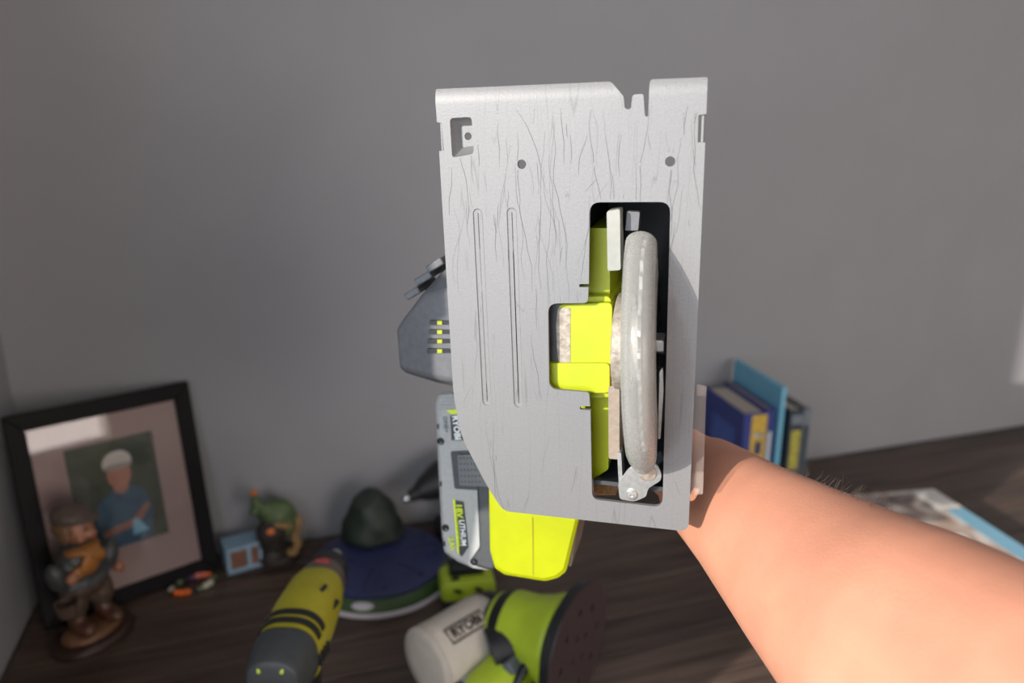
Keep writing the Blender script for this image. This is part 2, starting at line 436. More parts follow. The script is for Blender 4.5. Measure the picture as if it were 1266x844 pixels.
# hairline scratches in the paint, mostly running along the plate
def on_plate(p): return inside(p, outline) and not any(inside(p, h_) for h_ in [opening, pocket, hole1, hole2]+grooves)
rs = random.Random(21); sb_ = new()
def scratch(pts, w_):
    prev = None
    for k_, p in enumerate(pts):
        q = pts[min(k_+1, len(pts)-1)]; q0 = pts[max(k_-1, 0)]
        d_ = Vector((q[0]-q0[0], q[1]-q0[1])).normalized(); hw_ = w_*(.35+.65*math.sin(math.pi*(k_+.5)/len(pts)))
        ok = on_plate(p) and p[1] > .0092
        cur = (sb_.verts.new((p[0]-d_.y*hw_, p[1]+d_.x*hw_, -.00005)), sb_.verts.new((p[0]+d_.y*hw_, p[1]-d_.x*hw_, -.00005))) if ok else None
        if prev and cur: sb_.faces.new((prev[0], prev[1], cur[1], cur[0]))
        prev = cur
for k_ in range(105):
    top = rs.random() < .55
    x_, y_ = rs.uniform(.006, .146), (rs.uniform(.010, .075) if top else rs.uniform(.01, .25))
    ln_ = rs.choice((.008, .015, .025, .045, .07))*rs.uniform(.6, 1.2); ang = rs.gauss(0, .05) if rs.random() < .93 else rs.gauss(0, .6)
    pts = []; n_ = max(4, int(ln_/.0022)); xx = x_
    for j_ in range(n_):
        ang += rs.gauss(0, .09); ang *= .88; xx += math.sin(ang)*ln_/n_; pts.append((xx, y_+ln_*j_/n_))
    scratch(pts, rs.choice((.00007, .00010, .00016)))
scr = obj('scratches', sb_, mat('scratch_grime', (82, 82, 84), .7, 0, .2), plate, smooth=0); scr['kind'] = 'stuff'
# deep pressed pocket with a through hole
b = new()
pc = Vector((sum(p[0] for p in pocket)/len(pocket), sum(p[1] for p in pocket)/len(pocket)))
def pk(s, dx, z): return [(pc.x+(p[0]-pc.x)*s[0]+dx, pc.y+(p[1]-pc.y)*s[1], z) for p in pocket]
add_loft(b, [pk((1, 1), 0, .0002), pk((.96, .95), 0, .002), pk((.66, .55), .0016, .0075)], False)
obj('pressed_pocket', b, M_plate, plate)
fl = [(p[0], p[1]) for p in pk((.66, .55), .0016, 0)]
obj('pocket_floor', prism(fl, .0074, .0086, [circle((pc.x+.0012, pc.y), .0022, 16)]), M_plate, plate)
for px in (735, 790):
    c = S(px, 203); obj('punch_mark', lathe([(.0003, -.0001), (.0012, -.00012), (.0014, .0003)], 16, Matrix.Translation((c[0], c[1], 0))), M_plate, plate)
# blade, guards -- blade axis runs along x
BC = Vector((.1232, .1510, .022)); BR = .066; TILT = .05
def disc_x(u0, u1, r, c=BC, n=48): return tube([(u0, c.y, c.z), (u1, c.y, c.z)], r, n, hint=Vector((0, 0, 1)))
def tilt(b_):      # the blade stands a little off square to the plate
    for v in b_.verts: v.co.x += -TILT*min(v.co.z, 0)+.032*(v.co.y-BC.y-.075)
    return b_
bl = new(); NT = 36
prof = []
for i in range(NT):
    a = 2*math.pi*i/NT
    for da, rr in ((0, BR), (.05, BR), (.07, BR-.005), (.13, BR-.003)):
        prof.append((BC.y+rr*math.sin(a+da), BC.z+rr*math.cos(a+da)))
add_loft(bl, [[(u, p[0], p[1]) for p in prof] for u in (BC.x-.0009, BC.x+.0009)])
obj('saw_blade', tilt(bl), M_steel, saw, smooth=30)
obj('blade_flange', disc_x(.1020, .1100, .0300), M_dusty, saw, bevel=.001)
obj('blade_flange', disc_x(.1100, .1200, .022), M_dusty, saw, bevel=.001)
obj('arbor_bolt', tube([(.124, BC.y, BC.z), (.131, BC.y, BC.z)], .007, 6), M_steel, saw, bevel=.0006)
# clear lower guard: rounded channel swept round the blade
def guard_sweep(a0, a1, rr, prof_, n=96):
    rings = []
    for i in range(n+1):
        t = i/n; a = a0+(a1-a0)*t; r = rr
        wd = 1-.55*max(0, (t-.80)/.20)**1.6
        rings.append([Vector((BC.x-.0005+p[0]*wd, BC.y+(r+p[1])*math.sin(a), BC.z-(r+p[1])*math.cos(a))) for p in prof_])
    return loft(rings)
H_ = .0087
sec = []
for i in range(13):
    t = math.pi*i/12; sec.append((H_*math.cos(t)*(1.0), -.008+.008*math.sin(t)))
sec = [(H_, -.03)]+sec+[(-H_, -.03), (-H_+.0016, -.03)]
for i in range(13):
    t = math.pi*(1-i/12); sec.append(((H_-.0016)*math.cos(t), -.0085+.0066*math.sin(t)))
sec += [(H_-.0016, -.03)]
lg = obj('lower_guard', tilt(guard_sweep(R(-67), R(71), .0795, sec)), M_guard, saw, smooth=50)
lg['label'] = 'dusty clear plastic blade guard'
obj('guard_spring_tab', prism(rounded(SL([(816, 457), (820, 452), (821, 480), (817, 540), (814, 540)], .004), .0008, 2), .001, .0025), M_steel, saw)
# upper guard: hollow half drum behind the plate
UGZ = .037
def drum(u0, u1, r0, r1, a0, a1, n=30):
    rings = []
    for i in range(n+1):
        a = a0+(a1-a0)*i/n
        rings.append([Vector((u, BC.y+r*math.sin(a), max(.004, UGZ-r*math.cos(a)))) for u, r in ((u0, r0), (u1, r0), (u1, r1), (u0, r1))])
    return loft(rings)
UG = (R(72), R(288))
obj('upper_guard', drum(.0895, .1365, .094, .0965, *UG), M_cavity, saw)
side = [(BC.y+.0955*math.sin(UG[0]+(UG[1]-UG[0])*i/30), UGZ-.0955*math.cos(UG[0]+(UG[1]-UG[0])*i/30)) for i in range(31)]
for nm, u0, u1, m in (('guard_side', .1355, .1375, M_cavity),):
    b = new(); add_loft(b, [[(u, p[0], p[1]) for p in side] for u in (u0, u1)]); obj(nm, b, m, saw)
obj('guard_liner', box((.112, .155, .088), (.054, .196, .002)), M_cavity, saw)
obj('guard_liner', box((.112, .0595, .05), (.052, .002, .09)), M_cavity, saw)
obj('guard_liner', box((.0845, .078, .046), (.002, .040, .084)), M_cavity, saw)
# lime inner guard wall and gear case
def slab(pts, w0, w1, m, nm, r=.001, bev=.0008, parent=None):
    return obj(nm, prism(rounded(SL(pts, w0), r, 3), w0, w1), m, parent or saw, bevel=bev)
slab([(722, 282), (753, 282), (754, 330), (754, 500), (752, 580), (724, 598)], .019, .075, M_lime, 'guard_side', .001)
gc = slab([(668, 366), (756, 366), (756, 492), (668, 492)], .0125, .07, M_lime, 'gear_case', .004)
gc['label'] = 'bright lime gear case'
slab([(690, 376.5), (757, 374), (757, 451), (690, 451)], .0085, .03, M_lime, 'gear_case_boss', .003)
slab([(662, 449), (754, 449), (754, 486), (662, 486)], .0065, .03, M_lime, 'gear_case_foot', .003)
slab([(670, 376), (706, 376), (706, 451), (670, 451)], .0115, .0135, M_grey, 'gear_case_recess', .001)
# dusty sticker in the recess
b = prism(rounded(SL([(690, 381), (705, 380), (705, 450), (691, 450), (688.5, 430), (687.5, 400)], .0082), .001, 3), .0082, .0086)
obj('dusty_sticker', b, M_dusty, saw)
slab([(750, 261), (766.5, 258), (767.5, 334), (751, 335)], .0035, .016, M_lever, 'depth_lever', .0014, .001)
slab([(752, 478), (766, 476), (766, 568), (752.5, 567)], .006, .022, M_cream, 'dust_deflector', .0012, .001)
b = new()
for i in range(60):
    p = S3(random.uniform(752, 764), random.uniform(452, 482), .009)
    add_ell(b, p, [random.uniform(.0004, .0014)]*3, None, 1)
d = obj('sawdust_crumbs', b, M_sawdust, saw, smooth=60); d['kind'] = 'stuff'
slab([(775, 261), (791, 262), (789, 285), (773, 285)], .012, .02, M_grey, 'blade_shoe', .0008)
slab([(733, 585), (762, 590), (762, 612), (734, 612)], .03, .034, M_sawdust, 'dusty_chute', .001)
# steel bracket and rivet
br = obj('guard_bracket', prism(rounded(SL([(764, 598), (776, 580), (783, 576), (790, 571), (812, 574), (818, 586), (817, 594), (801, 604), (799, 614), (784, 620), (766, 617)], -.001), .002, 3), -.001, .0012), M_steel, saw, bevel=.0005)
c = S(781, 611, -.0012)
obj('rivet', lathe([(.0034, -.0011), (.0034, -.0022), (.0026, -.003), (.0012, -.0031), (.0010, -.0024), (.0002, -.0024)], 20, Matrix.Translation((c[0], c[1], 0))), M_steel, br)
c = S(800, 584, -.0015)
obj('bracket_boss', lathe([(.0056, -.0009), (.0055, -.0021), (.0048, -.0026), (.0002, -.0027)], 24, Matrix.Translation((c[0], c[1], 0))), M_dusty, br)
slab([(763, 560), (768, 560), (770, 600), (765, 600)], .002, .012, M_steel, 'bracket_arm', .0005, .0004)
# clear sight guard sticking out on the right
cs = slab([(860, 475), (873.5, 478), (869, 611), (850, 612)], .004, .0055, M_clear, 'clear_shield', .001, .0004)
slab([(862, 476), (873.5, 478), (873, 490), (861, 489)], .0036, .0058, M_clear, 'shield_edge', .0005, .0003, cs)
slab([(853, 585), (870, 585), (869, 611), (851, 612)], .0034, .0058, M_clear, 'shield_edge', .0005, .0003, cs)

# motor housing on the left
def mh(u, y0, y1, y2, y3, wf, wb, wmid):
    # ring in (v, w) for a given u: front-top, front-bottom, bottom, back, top
    return [(u, y1, wf), (u, y2, wf), (u, y3, wmid), (u, y3-.004, wb-.01), (u, y2-.012, wb), (u, y1+.01, wb), (u, y0+.01, wb-.01), (u, y0, wmid)]
def vv(px, py, w): return S(px, py, w)[1]
def uu(px, py, w): return S(px, py, w)[0]
rings = [mh(uu(494, 430, .062), vv(499, 402, .062), vv(500, 410, .056), vv(492, 456, .056), vv(492, 463, .062), .058, .098, .066),
         mh(uu(526, 420, .045), vv(518, 352, .06), vv(526, 367, .045), vv(526, 466, .045), vv(526, 474, .055), .0455, .112, .058),
         mh(uu(562, 420, .042), vv(552, 312, .06), vv(560, 359, .042), vv(560, 472, .042), vv(560, 484, .052), .0425, .115, .058),
         mh(.02, vv(600, 290, .06), vv(600, 355, .042), vv(600, 480, .042), vv(600, 494, .05), .0425, .115, .058),
         mh(.088, vv(600, 300, .06), vv(600, 355, .042), vv(600, 480, .042), vv(600, 490, .05), .0425, .112, .058)]
hs = obj('motor_housing', loft(rings), M_grey, saw, bevel=.003, seg=3)
hs['label'] = 'charcoal motor housing with four vent slots'
for k, (py, x0) in enumerate(((398.5, 531), (410, 530), (421.5, 529), (433.5, 528))):
    w0 = .0432
    sl_ = obj('vent_slot', prism(rounded(SL([(x0, py-2.6), (560, py-3), (560, py+2.4), (x0, py+2.8)], w0), .0008, 3), w0-.0005, w0+.003), M_black, hs)
    obj('vent_lime_insert', prism(SL([(541, py-2.3), (547, py-2.3), (547, py+2.3), (541, py+2.3)], w0), w0-.0008, w0+.002), M_lime, sl_)  # lime plastic showing inside the slot
for px, py, s_ in ((548, 322, 1), (534, 338, 1), (521, 356, .9)):     # stepped cooling fins
    p = S3(px, py, .066)
    obj('cooling_fin', box(p, (.0135*s_, .0052, .034), (0, 0, R(-30))), M_grey, saw, bevel=.001)

# battery pack (slightly tipped towards the viewer) and lime foot
BP = bpy.data.objects.new('battery_pack', None); C.objects.link(BP); BP.parent = saw; BP.empty_display_size = .03
BP['label'] = 'grey and black battery pack'
def W(px, py):    # depth of the tipped battery face, shallower towards its lower end
    return .093-.030*(py-490)/210
def B3(px, py, dz=0):
    w = W(px, py)+dz; return Vector((*S(px, py, w), w))
def bslab(pts, dz0, dz1, m, nm, parent, bev=.0008, rr=None):
    P = [(p[0], p[1]) for p in (rounded(pts, rr, 3) if rr else pts)]
    b = loft([[B3(x, y, dz0) for x, y in P], [B3(x, y, dz1) for x, y in P]]); return obj(nm, b, m, parent, bevel=bev)
bslab([(538, 500), (541, 489), (550, 484), (600, 484), (640, 560), (640, 640), (606, 705), (585, 702), (566, 694), (549, 682), (546, 655)], 0, .045, M_batt, 'battery_shell', BP, .0022)
bslab([(589, 585), (612, 585), (612, 704), (604, 704), (590, 700), (580, 694), (593, 676)], -.0022, .05, M_battdk, 'battery_core', BP, .0018)
bslab([(573, 489), (640, 489), (640, 545), (573, 545)], -.001, .01, M_battdk, 'battery_ridge', BP, .001) if False else None
for i in range(5):
    bslab([(542+i*.3, 488+i*4.2), (560, 487+i*4.2), (560, 489.4+i*4.2), (542+i*.3, 490.4+i*4.2)], -.0007, .002, M_batt, 'grip_rib', BP, .0003)
ck = bslab([(557, 558), (604, 556), (610, 607), (562, 604)], -.0015, .01, M_battdk, 'latch_bezel', BP, .0012, 2.5)
cb = bslab([(565, 562), (604, 561), (608, 602), (568, 600)], -.0036, .004, M_grey, 'latch_button', BP, .001, 2)
bmd = new()
for i in range(6):
    for k in range(5): add_ell(bmd, B3(569+i*4.4+k*.5, 566+k*7.4, -.0036), (.0008, .0008, .0005), None, 1)
d = obj('button_dimples', bmd, M_battdk, cb); d['kind'] = 'stuff'
# labels
M_lab_lime = mat('label_lime', (205, 225, 20), .5, 0, .03); M_lab_dk = mat('label_dark', (42, 48, 52), .5, 0, .05); M_lab_w = mat('label_white', (232, 234, 236), .5, 0, .03); M_lab_tx = mat('label_grey_text', (70, 88, 100), .5, 0, .03)
l1 = bslab([(543, 513), (550, 506), (561, 506), (570, 546), (549, 545), (544, 540)], -.0004, .001, M_batt, 'upper_label', BP, .0002)
bslab([(551, 507), (573, 505), (573, 511), (559, 512)], -.0008, .001, M_lab_lime, 'label_stripe', l1, 0)
bslab([(556.5, 513), (572, 513), (577, 544), (558, 544)], -.0009, .001, M_lab_dk, 'label_panel', l1, 0)
l2 = bslab([(561.5, 618), (573, 620), (579, 676), (571, 688), (567, 684)], -.0007, .001, M_lab_dk, 'lower_label', BP, .0002)
bslab([(560, 617), (562.5, 617), (568, 687), (565.5, 682)], -.0009, .001, M_lab_lime, 'label_stripe', l2, 0)
def btext(s, p0, p1, size, m, par, dz=-.0012, bold=0, sx=1):
    a, c_ = B3(*p0, dz), B3(*p1, dz); d_ = (c_-a).normalized()
    nrm = (B3(p0[0]+10, p0[1], dz)-a); zax = nrm.cross(d_).normalized()
    if zax.z > 0: zax = -zax
    y_ = zax.cross(d_).normalized()
    mt = Matrix.Identity(4)
    for i, v in enumerate((d_*sx, y_, zax)):
        for k in range(3): mt[k][i] = v[k]
    mt.translation = (a+c_)/2
    return obj('lettering', text_bm(s, size, .00008, mt, bold), m, par, smooth=0)
btext('RYOBI', (562.5, 514), (566, 543), .0072, M_lab_w, l1, bold=.00022, sx=.95)
btext('ONE+', (549.5, 515), (552, 534), .0052, M_lab_tx, l1, sx=.95)
btext('18V', (567, 621), (568.5, 641), .0072, M_lab_lime, l2, bold=.00022, sx=1.0)
btext('LITHIUM', (570.5, 641), (573.5, 676), .0062, M_lab_w, l2, bold=.00012, sx=.90)
btext('HIGH PERFORMANCE', (564, 628), (568.5, 678), .0026, M_lab_lime, l2, sx=1.15)
btext('2Ah', (557, 664), (560, 680), .0064, M_lab_lime, BP, bold=.00015)
for px, py in ((545, 545), (551, 652), (586, 694)):
    p = B3(px, py, -.0022 if px > 580 else 0)
    sc = obj('screw', lathe([(.0030, -.0002), (.0030, -.0009), (.0023, -.001), (.0020, -.0002), (.0002, -.0002)], 18, Matrix.Translation(p)), M_black, BP)
    obj('screw_head', lathe([(.0016, -.0001), (.0015, -.0007), (.0002, -.0008)], 6, Matrix.Translation(p)), M_battdk, sc)
for px, py in ((541, 527), (544.5, 598), (549, 672)):
    bslab([(px-1, py-3), (px+1.4, py-3), (px+1.6, py+3), (px-.8, py+3)], -.0005, .001, M_black, 'shell_notch', BP, 0)
# lime battery foot
def ft(px, py, w): return Vector((*S(px, py, w), w))
fo = []
for w, k in ((.044, .93), (.040, .97) if False else (.046, 1.0), (.075, 1.02), (.10, 1.0)):
    cx, cy = 657, 640
    fo.append([ft(cx+(x-cx)*(k if w < .045 else 1), cy+(y-cy)*(k if w < .045 else 1), .046 if w < .08 else .046) + Vector((0, 0, w-.046)) for x, y in
               rounded([(604, 560), (716, 560), (716, 640), (700, 706), (690, 714), (674, 718), (655, 715), (624, 710), (612, 702), (606, 680)], 3, 3)])
foot = obj('battery_foot', loft(fo), M_lime, saw, smooth=14)
foot['label'] = 'lime foot that holds the battery'
b = loft([[ft(657, 640, .0432), ft(658.3, 640, .0432), ft(659.3, 712, .0436), ft(658, 712, .0436)], [ft(657, 640, .046), ft(658.3, 640, .046), ft(659.3, 712, .046), ft(658, 712, .046)]])
obj('mould_line', b, M_lime2, foot)
slab([(709, 600), (717, 600), (717, 640), (706, 700), (703, 700)], .05, .09, M_cream, 'foot_seam', .001, .0008, foot)
# grip joining motor housing and foot, behind the plate
GA = [(.045, .115, .100), (.055, .145, .140), (.058, .185, .163), (.058, .225, .165), (.054, .265, .145), (.045, .300, .105), (.040, .315, .080)]
obj('handle', tube(smooth_path(GA, 5), (.0165, .0185), 18), M_lime, saw)
obj('handle_grip', tube(smooth_path([(.0565, .165, .154), (.058, .185, .163), (.058, .225, .165), (.0565, .247, .156)], 5), (.0172, .0192), 18), M_black, saw)
obj('trigger', tube(smooth_path([(.056, .160, .130), (.057, .176, .138), (.058, .190, .142)], 3), (.006, .009), 10), M_black, saw)

# ------------------------------------------------------------------ arm and hand (one continuous skin)
sawI = SAWM
def L2W(p): return sawI @ Vector(p)
def P3(px, py, z): return CAM+FW*z+RT*((px-CX)/F*z)+DN*((py-CY)/F*z)
arm = new()
wrist = P3(860, 590, .548)
pal1, pal2 = L2W((.108, .262, .132)), L2W((.092, .236, .156))
axis_pts = [wrist, P3(922, 642, .485), P3(1008, 714, .415), P3(1118, 800, .345), P3(1262, 900, .290), P3(1420, 1020, .245), P3(1640, 1230, .180), P3(2100, 1600, .12)]
rad = [(.0345, .0280), (.0420, .0340), (.0520, .0420), (.0600, .0480), (.0620, .0500), (.0580, .0500), (.0540, .0500), (.0520, .0500)]
pts = smooth_path(axis_pts, 4)
rr = []
for i in range(len(axis_pts)-1):
    for j in range(4):
        t = j/4; rr.append(tuple(rad[i][k]*(1-t)+rad[i+1][k]*t for k in (0, 1)))
rr.append(rad[-1])
WIDE = (DN*.80-RT*.60)      # the broad side of the forearm lies across the picture
add_tube(arm, pts, rr, 32, hint=FW.cross(WIDE).normalized()*-1)
# wrist to palm
def adds(pts_, rads, n=18, hint=Vector((0, 0, 1)), k=4):
    p = smooth_path(pts_, k); r_ = []
    for i in range(len(pts_)-1):
        for j in range(k):
            t = j/k; a, c_ = rads[i], rads[i+1]
            a = a if isinstance(a, tuple) else (a, a); c_ = c_ if isinstance(c_, tuple) else (c_, c_)
            r_.append((a[0]*(1-t)+c_[0]*t, a[1]*(1-t)+c_[1]*t))
    l = rads[-1]; r_.append(l if isinstance(l, tuple) else (l, l))
    add_tube(arm, p, r_, n, hint)
hx_ = (sawI.to_3x3() @ Vector((1, 0, .25))).normalized()
adds([axis_pts[1], wrist, pal1, pal2, L2W((.088, .208, .164))], [(.035, .032), (.033, .027), (.034, .021), (.040, .0165), (.034, .012)], 24, hx_)
# fingers wrapped round the grip
for v0, ln, r0 in ((.188, 1.0, .0094), (.2075, 1.06, .0097), (.227, 1.0, .0093), (.2445, .86, .0083)):
    ctr = (.058, .165 if v0 < .235 else .160)
    path = [L2W((.092, v0+.010, .150))]
    for a, q in ((18, 30), (58, 29), (98, 28), (140, 27.5), (180, 27), (222, 27)):
        a_ = R(a*ln); path.append(L2W((ctr[0]+math.cos(a_)*q/1000, v0+.004*(1-a/220), ctr[1]+math.sin(a_)*q/1000)))
    adds(path, [r0*1.1, r0*1.12, r0*1.02, r0*1.06, r0*.95, r0*.97, r0*.72], 12, hx_, 3)
adds([L2W((.100, .256, .140)), L2W((.084, .226, .138)), L2W((.064, .206, .136)), L2W((.044, .198, .138)), L2W((.033, .196, .146))], [.0165, .0150, .0112, .0105, .0075], 14, hx_, 4)
armb = remeshed(arm, .0032, 6)
person = obj('person', armb, M_skin, None, smooth=180)
tag(person, 'bare right arm reaching in from the side to hold up the saw', 'person')
# fine dark hairs along the upper edge of the forearm
M_hair = mat('dark_hair', (58, 42, 34), .6, 0, .1)
hb = new()
from mathutils.bvhtree import BVHTree
bpy.context.view_layer.update()
bt = BVHTree.FromPolygons([v.co.copy() for v in person.data.vertices], [tuple(p.vertices) for p in person.data.polygons])
made = 0
for i in range(900):
    if made >= 60: break
    px, py = random.uniform(960, 1100), random.uniform(575, 680)
    o_ = CAM+DN*-.02; d_ = (P3(px, py, .42)-o_).normalized()
    h, nrm, ix, ds = bt.ray_cast(o_, d_)
    if h is None: continue
    g = nrm.dot(d_)
    if abs(g) > .25: continue
    made += 1
    dirn = (nrm*.6+RT*random.uniform(.1, .8)-DN*random.uniform(-.3, .5)+FW*random.uniform(-.3, .3)).normalized()
    ln = random.uniform(.004, .009)
    p1 = h+dirn*ln*.5; p2 = h+dirn*ln+Vector((random.uniform(-1, 1), random.uniform(-1, 1), random.uniform(-.2, 1)))*.002
    add_tube(hb, [h-nrm*.0005, p1, p2], [.00010, .00009, .00004], 4)
hair = obj('arm_hair', hb, M_hair, person); hair['kind'] = 'stuff'; hair['label'] = 'fine dark hairs on the forearm'

# ------------------------------------------------------------------ picture frame leaning across the corner
def rot_m(ax, ay, az): return Euler((ax, ay, az)).to_matrix()
fr = thing('picture_frame', 'black picture frame with a wide mat and a portrait snapshot, leaning in the corner', 'picture frame', (-.341, 1.0475, TZ))
fr.rotation_euler = Euler((R(-9), 0, R(22.3)), 'XYZ')
FWd, FHt, FB = .239, .304, .0235          # local: x along the bottom, z up, -y towards the room
M_frame = mat('black_frame_wood', (14, 14, 16), .6, 0, .1, 60, spec=.2)
M_mat = mat('off_white_mat', (158, 138, 136), .85, 0, .02, 300)
def bar(p, q, w_, side):                   # mitred moulding
    pts = {'b': [(0, 0), (FWd, 0), (FWd-w_, w_), (w_, w_)], 't': [(0, FHt), (FWd, FHt), (FWd-w_, FHt-w_), (w_, FHt-w_)],
           'l': [(0, 0), (w_, w_), (w_, FHt-w_), (0, FHt)], 'r': [(FWd, 0), (FWd-w_, w_), (FWd-w_, FHt-w_), (FWd, FHt)]}[side]
    b_ = loft([[(x_, 0, z_) for x_, z_ in pts], [(x_, -.013, z_) for x_, z_ in pts]])
    return obj('frame_bar', b_, M_frame, fr, bevel=.0015)
for s_ in 'btlr': bar(0, 0, FB, s_)
mx0, mx1, mz0, mz1 = .062, .177, .082, .242
def rect(x0, x1, z0, z1): return [(x0, z0), (x1, z0), (x1, z1), (x0, z1)]
def flat(poly, y0, y1, holes=()):
    b_ = prism(poly, 0, 1, holes)
    for v in b_.verts: v.co = Vector((v.co.x, y0+(y1-y0)*v.co.z, v.co.y))
    return b_
obj('mat_board', flat(rect(FB-.003, FWd-FB+.003, FB-.003, FHt-FB+.003), -.007, -.0055, [rect(mx0, mx1, mz0, mz1)]), M_mat, fr)
photo = obj('photo_print', flat(rect(mx0-.003, mx1+.003, mz0-.003, mz1+.003), -.0053, -.0048), mat('photo_foliage', (46, 58, 44), .5, 0, .35, 60), fr)
photo['label'] = 'snapshot of a child in a pale cap and blue shirt'
def pr(nm, poly, col, k, var=.12): obj(nm, flat(poly, -.0053-.00012*k, -.0052), mat('photo_'+nm, col, .5, 0, var, 90), photo)
def ellp(cx, cz, rx, rz, n=20): return [(cx+rx*math.cos(2*math.pi*i/n), cz+rz*math.sin(2*math.pi*i/n)) for i in range(n)]
px_, pz_ = mx0+.064, mz0+.0
pr('shirt', rounded([(px_-.040, mz0), (px_+.030, mz0), (px_+.036, mz0+.045), (px_+.028, mz0+.078), (px_+.010, mz0+.088), (px_-.012, mz0+.086), (px_-.034, mz0+.070), (px_-.044, mz0+.03)], .008), (38, 78, 104), 1, .25)
pr('neck', ellp(px_-.001, mz0+.088, .010, .010), (150, 104, 88), 2)
pr('face', ellp(px_-.001, mz0+.107, .016, .021), (168, 116, 98), 3)
pr('cap', rounded([(px_-.021, mz0+.119), (px_+.019, mz0+.121), (px_+.018, mz0+.133), (px_+.008, mz0+.142), (px_-.010, mz0+.141), (px_-.020, mz0+.131)], .006), (196, 190, 184), 4, .06)
pr('cap_brim', ellp(px_-.001, mz0+.119, .020, .0045), (150, 144, 140), 5)
pr('arm', rounded([(px_-.036, mz0+.028), (px_+.006, mz0+.036), (px_+.028, mz0+.056), (px_+.034, mz0+.052), (px_+.016, mz0+.028), (px_-.034, mz0+.018)], .004), (142, 98, 86), 6)
pr('held_toy', [(px_+.004, mz0+.012), (px_+.026, mz0+.014), (px_+.012, mz0+.036), (px_+.006, mz0+.034)], (120, 178, 205), 7, .05)
pr('path', rounded([(mx0, mz0), (px_-.044, mz0), (px_-.040, mz0+.018), (mx0, mz0+.024)], .003), (72, 72, 66), 1)
M_glass = clear_mat('frame_glass', (240, 240, 240), .06, .03, 0, 5)
gl = MATS['frame_glass'].node_tree
lw = gl.nodes.new('ShaderNodeFresnel'); lw.inputs['IOR'].default_value = 1.5
gl_g = gl.nodes.new('ShaderNodeBsdfGlossy'); gl_g.inputs['Roughness'].default_value = .02
mxn = [n for n in gl.nodes if n.type == 'MIX_SHADER'][0]
gl.links.new(lw.outputs[0], mxn.inputs['Fac']); gl.links.new(gl_g.outputs[0], mxn.inputs[2])
obj('glass_pane', flat(rect(FB-.003, FWd-FB+.003, FB-.003, FHt-FB+.003), -.0095, -.0085), M_glass, fr)
obj('backing_board', flat(rect(FB-.004, FWd-FB+.004, FB-.004, FHt-FB+.004), -.0045, -.001), mat('brown_card', (92, 74, 56), .9), fr)

# ------------------------------------------------------------------ boy figurine
fg = thing('figurine', 'painted figurine of a boy in a cap and orange scarf before the picture frame', 'figurine', (-.272, 1.008, TZ), R(48))
K = .97
def G(*a): return tuple(x_*K for x_ in a)
def blob(nm, ells, m, parent, vox=.0026, it=3):
    b_ = new()
    for e in ells: add_ell(b_, G(*e[0]), G(*e[1]), e[2] if len(e) > 2 else None, 2)
    return obj(nm, remeshed(b_, vox, it), m, parent, smooth=180)
M_fb = mat('dark_plinth', (46, 28, 20), .4, 0, .2); M_rock = mat('tan_ceramic', (98, 68, 46), .5, 0, .25, 60)
M_coat = mat('slate_ceramic', (60, 64, 66), .45, 0, .3, 70); M_trs = mat('olive_brown_ceramic', (76, 62, 52), .5, 0, .35, 80)
M_boot = mat('brown_ceramic', (76, 48, 34), .4, 0, .25, 60); M_orange = mat('orange_scarf_ceramic', (150, 98, 44), .45, 0, .2, 90)
M_face = mat('ceramic_skin', (156, 108, 82), .45, 0, .08, 40); M_hairc = mat('ceramic_hair', (112, 84, 60), .5, 0, .2, 120); M_cap = mat('grey_brown_cap', (84, 72, 64), .55, 0, .15, 90)
obj('plinth', lathe([(.001, 0), (.052, 0), (.053, .004), (.050, .008), (.046, .011), (.001, .011)], 36, Matrix.Diagonal((1.05, .8, 1, 1))), M_fb, fg)
blob('ground_mound', [((0, 0, .013), (.044, .032, .012)), ((.018, -.008, .016), (.022, .018, .009)), ((-.02, .004, .016), (.02, .02, .01))], M_rock, fg)
for sx, dy in ((-1, 0), (1, -.006)):
    blob('boot', [((sx*.019, dy-.010, .030), (.013, .022, .011)), ((sx*.018, dy+.002, .040), (.012, .013, .018))], M_boot, fg)
blob('trousers', [((-.018, .002, .066), (.018, .018, .028)), ((.019, -.002, .066), (.018, .018, .028)), ((0, .002, .086), (.034, .024, .018)), ((-.024, -.006, .056), (.010, .010, .012))], M_trs, fg)
blob('jacket', [((0, .002, .112), (.035, .027, .028)), ((0, .002, .128), (.030, .024, .020)), ((.036, -.006, .112), (.013, .014, .026), (0, .35, 0)), ((-.036, -.002, .114), (.013, .014, .026), (0, -.3, 0)), ((0, .001, .094), (.038, .029, .008))], M_coat, fg)
blob('hand', [((.044, -.014, .090), (.009, .009, .010))], M_face, fg); blob('hand', [((-.030, -.022, .116), (.009, .008, .009))], M_face, fg)
blob('scarf', [((0, -.006, .143), (.026, .022, .008)), ((-.006, -.027, .126), (.014, .006, .016), (0, .2, 0)), ((.010, -.025, .132), (.010, .006, .012), (0, -.4, 0)), ((-.02, -.02, .118), (.010, .007, .010))], M_orange, fg)
blob('collar', [((0, .003, .148), (.024, .021, .006))], M_coat, fg)
hd = blob('head', [((.002, -.002, .170), (.021, .021, .023)), ((.007, -.020, .164), (.009, .007, .007)), ((.008, -.0255, .166), (.0035, .004, .0035)), ((-.007, -.018, .162), (.007, .006, .006))], M_face, fg, .0018)
for ex in (.0005, .0145): obj('eye', add_ell(new(), G(ex, -.0215, .1735), G(.0022, .0016, .0030), None, 2), M_black, hd)
obj('mouth', add_ell(new(), G(.0075, -.0252, .1585), G(.004, .0012, .0012), None, 2), mat('lip_red', (150, 70, 58), .5), hd)
blob('hair', [((-.003, .006, .176), (.0235, .021, .020)), ((-.019, -.004, .170), (.007, .012, .016)), ((.019, .0, .176), (.006, .012, .012)), ((.004, -.014, .187), (.018, .008, .006))], M_hairc, fg)
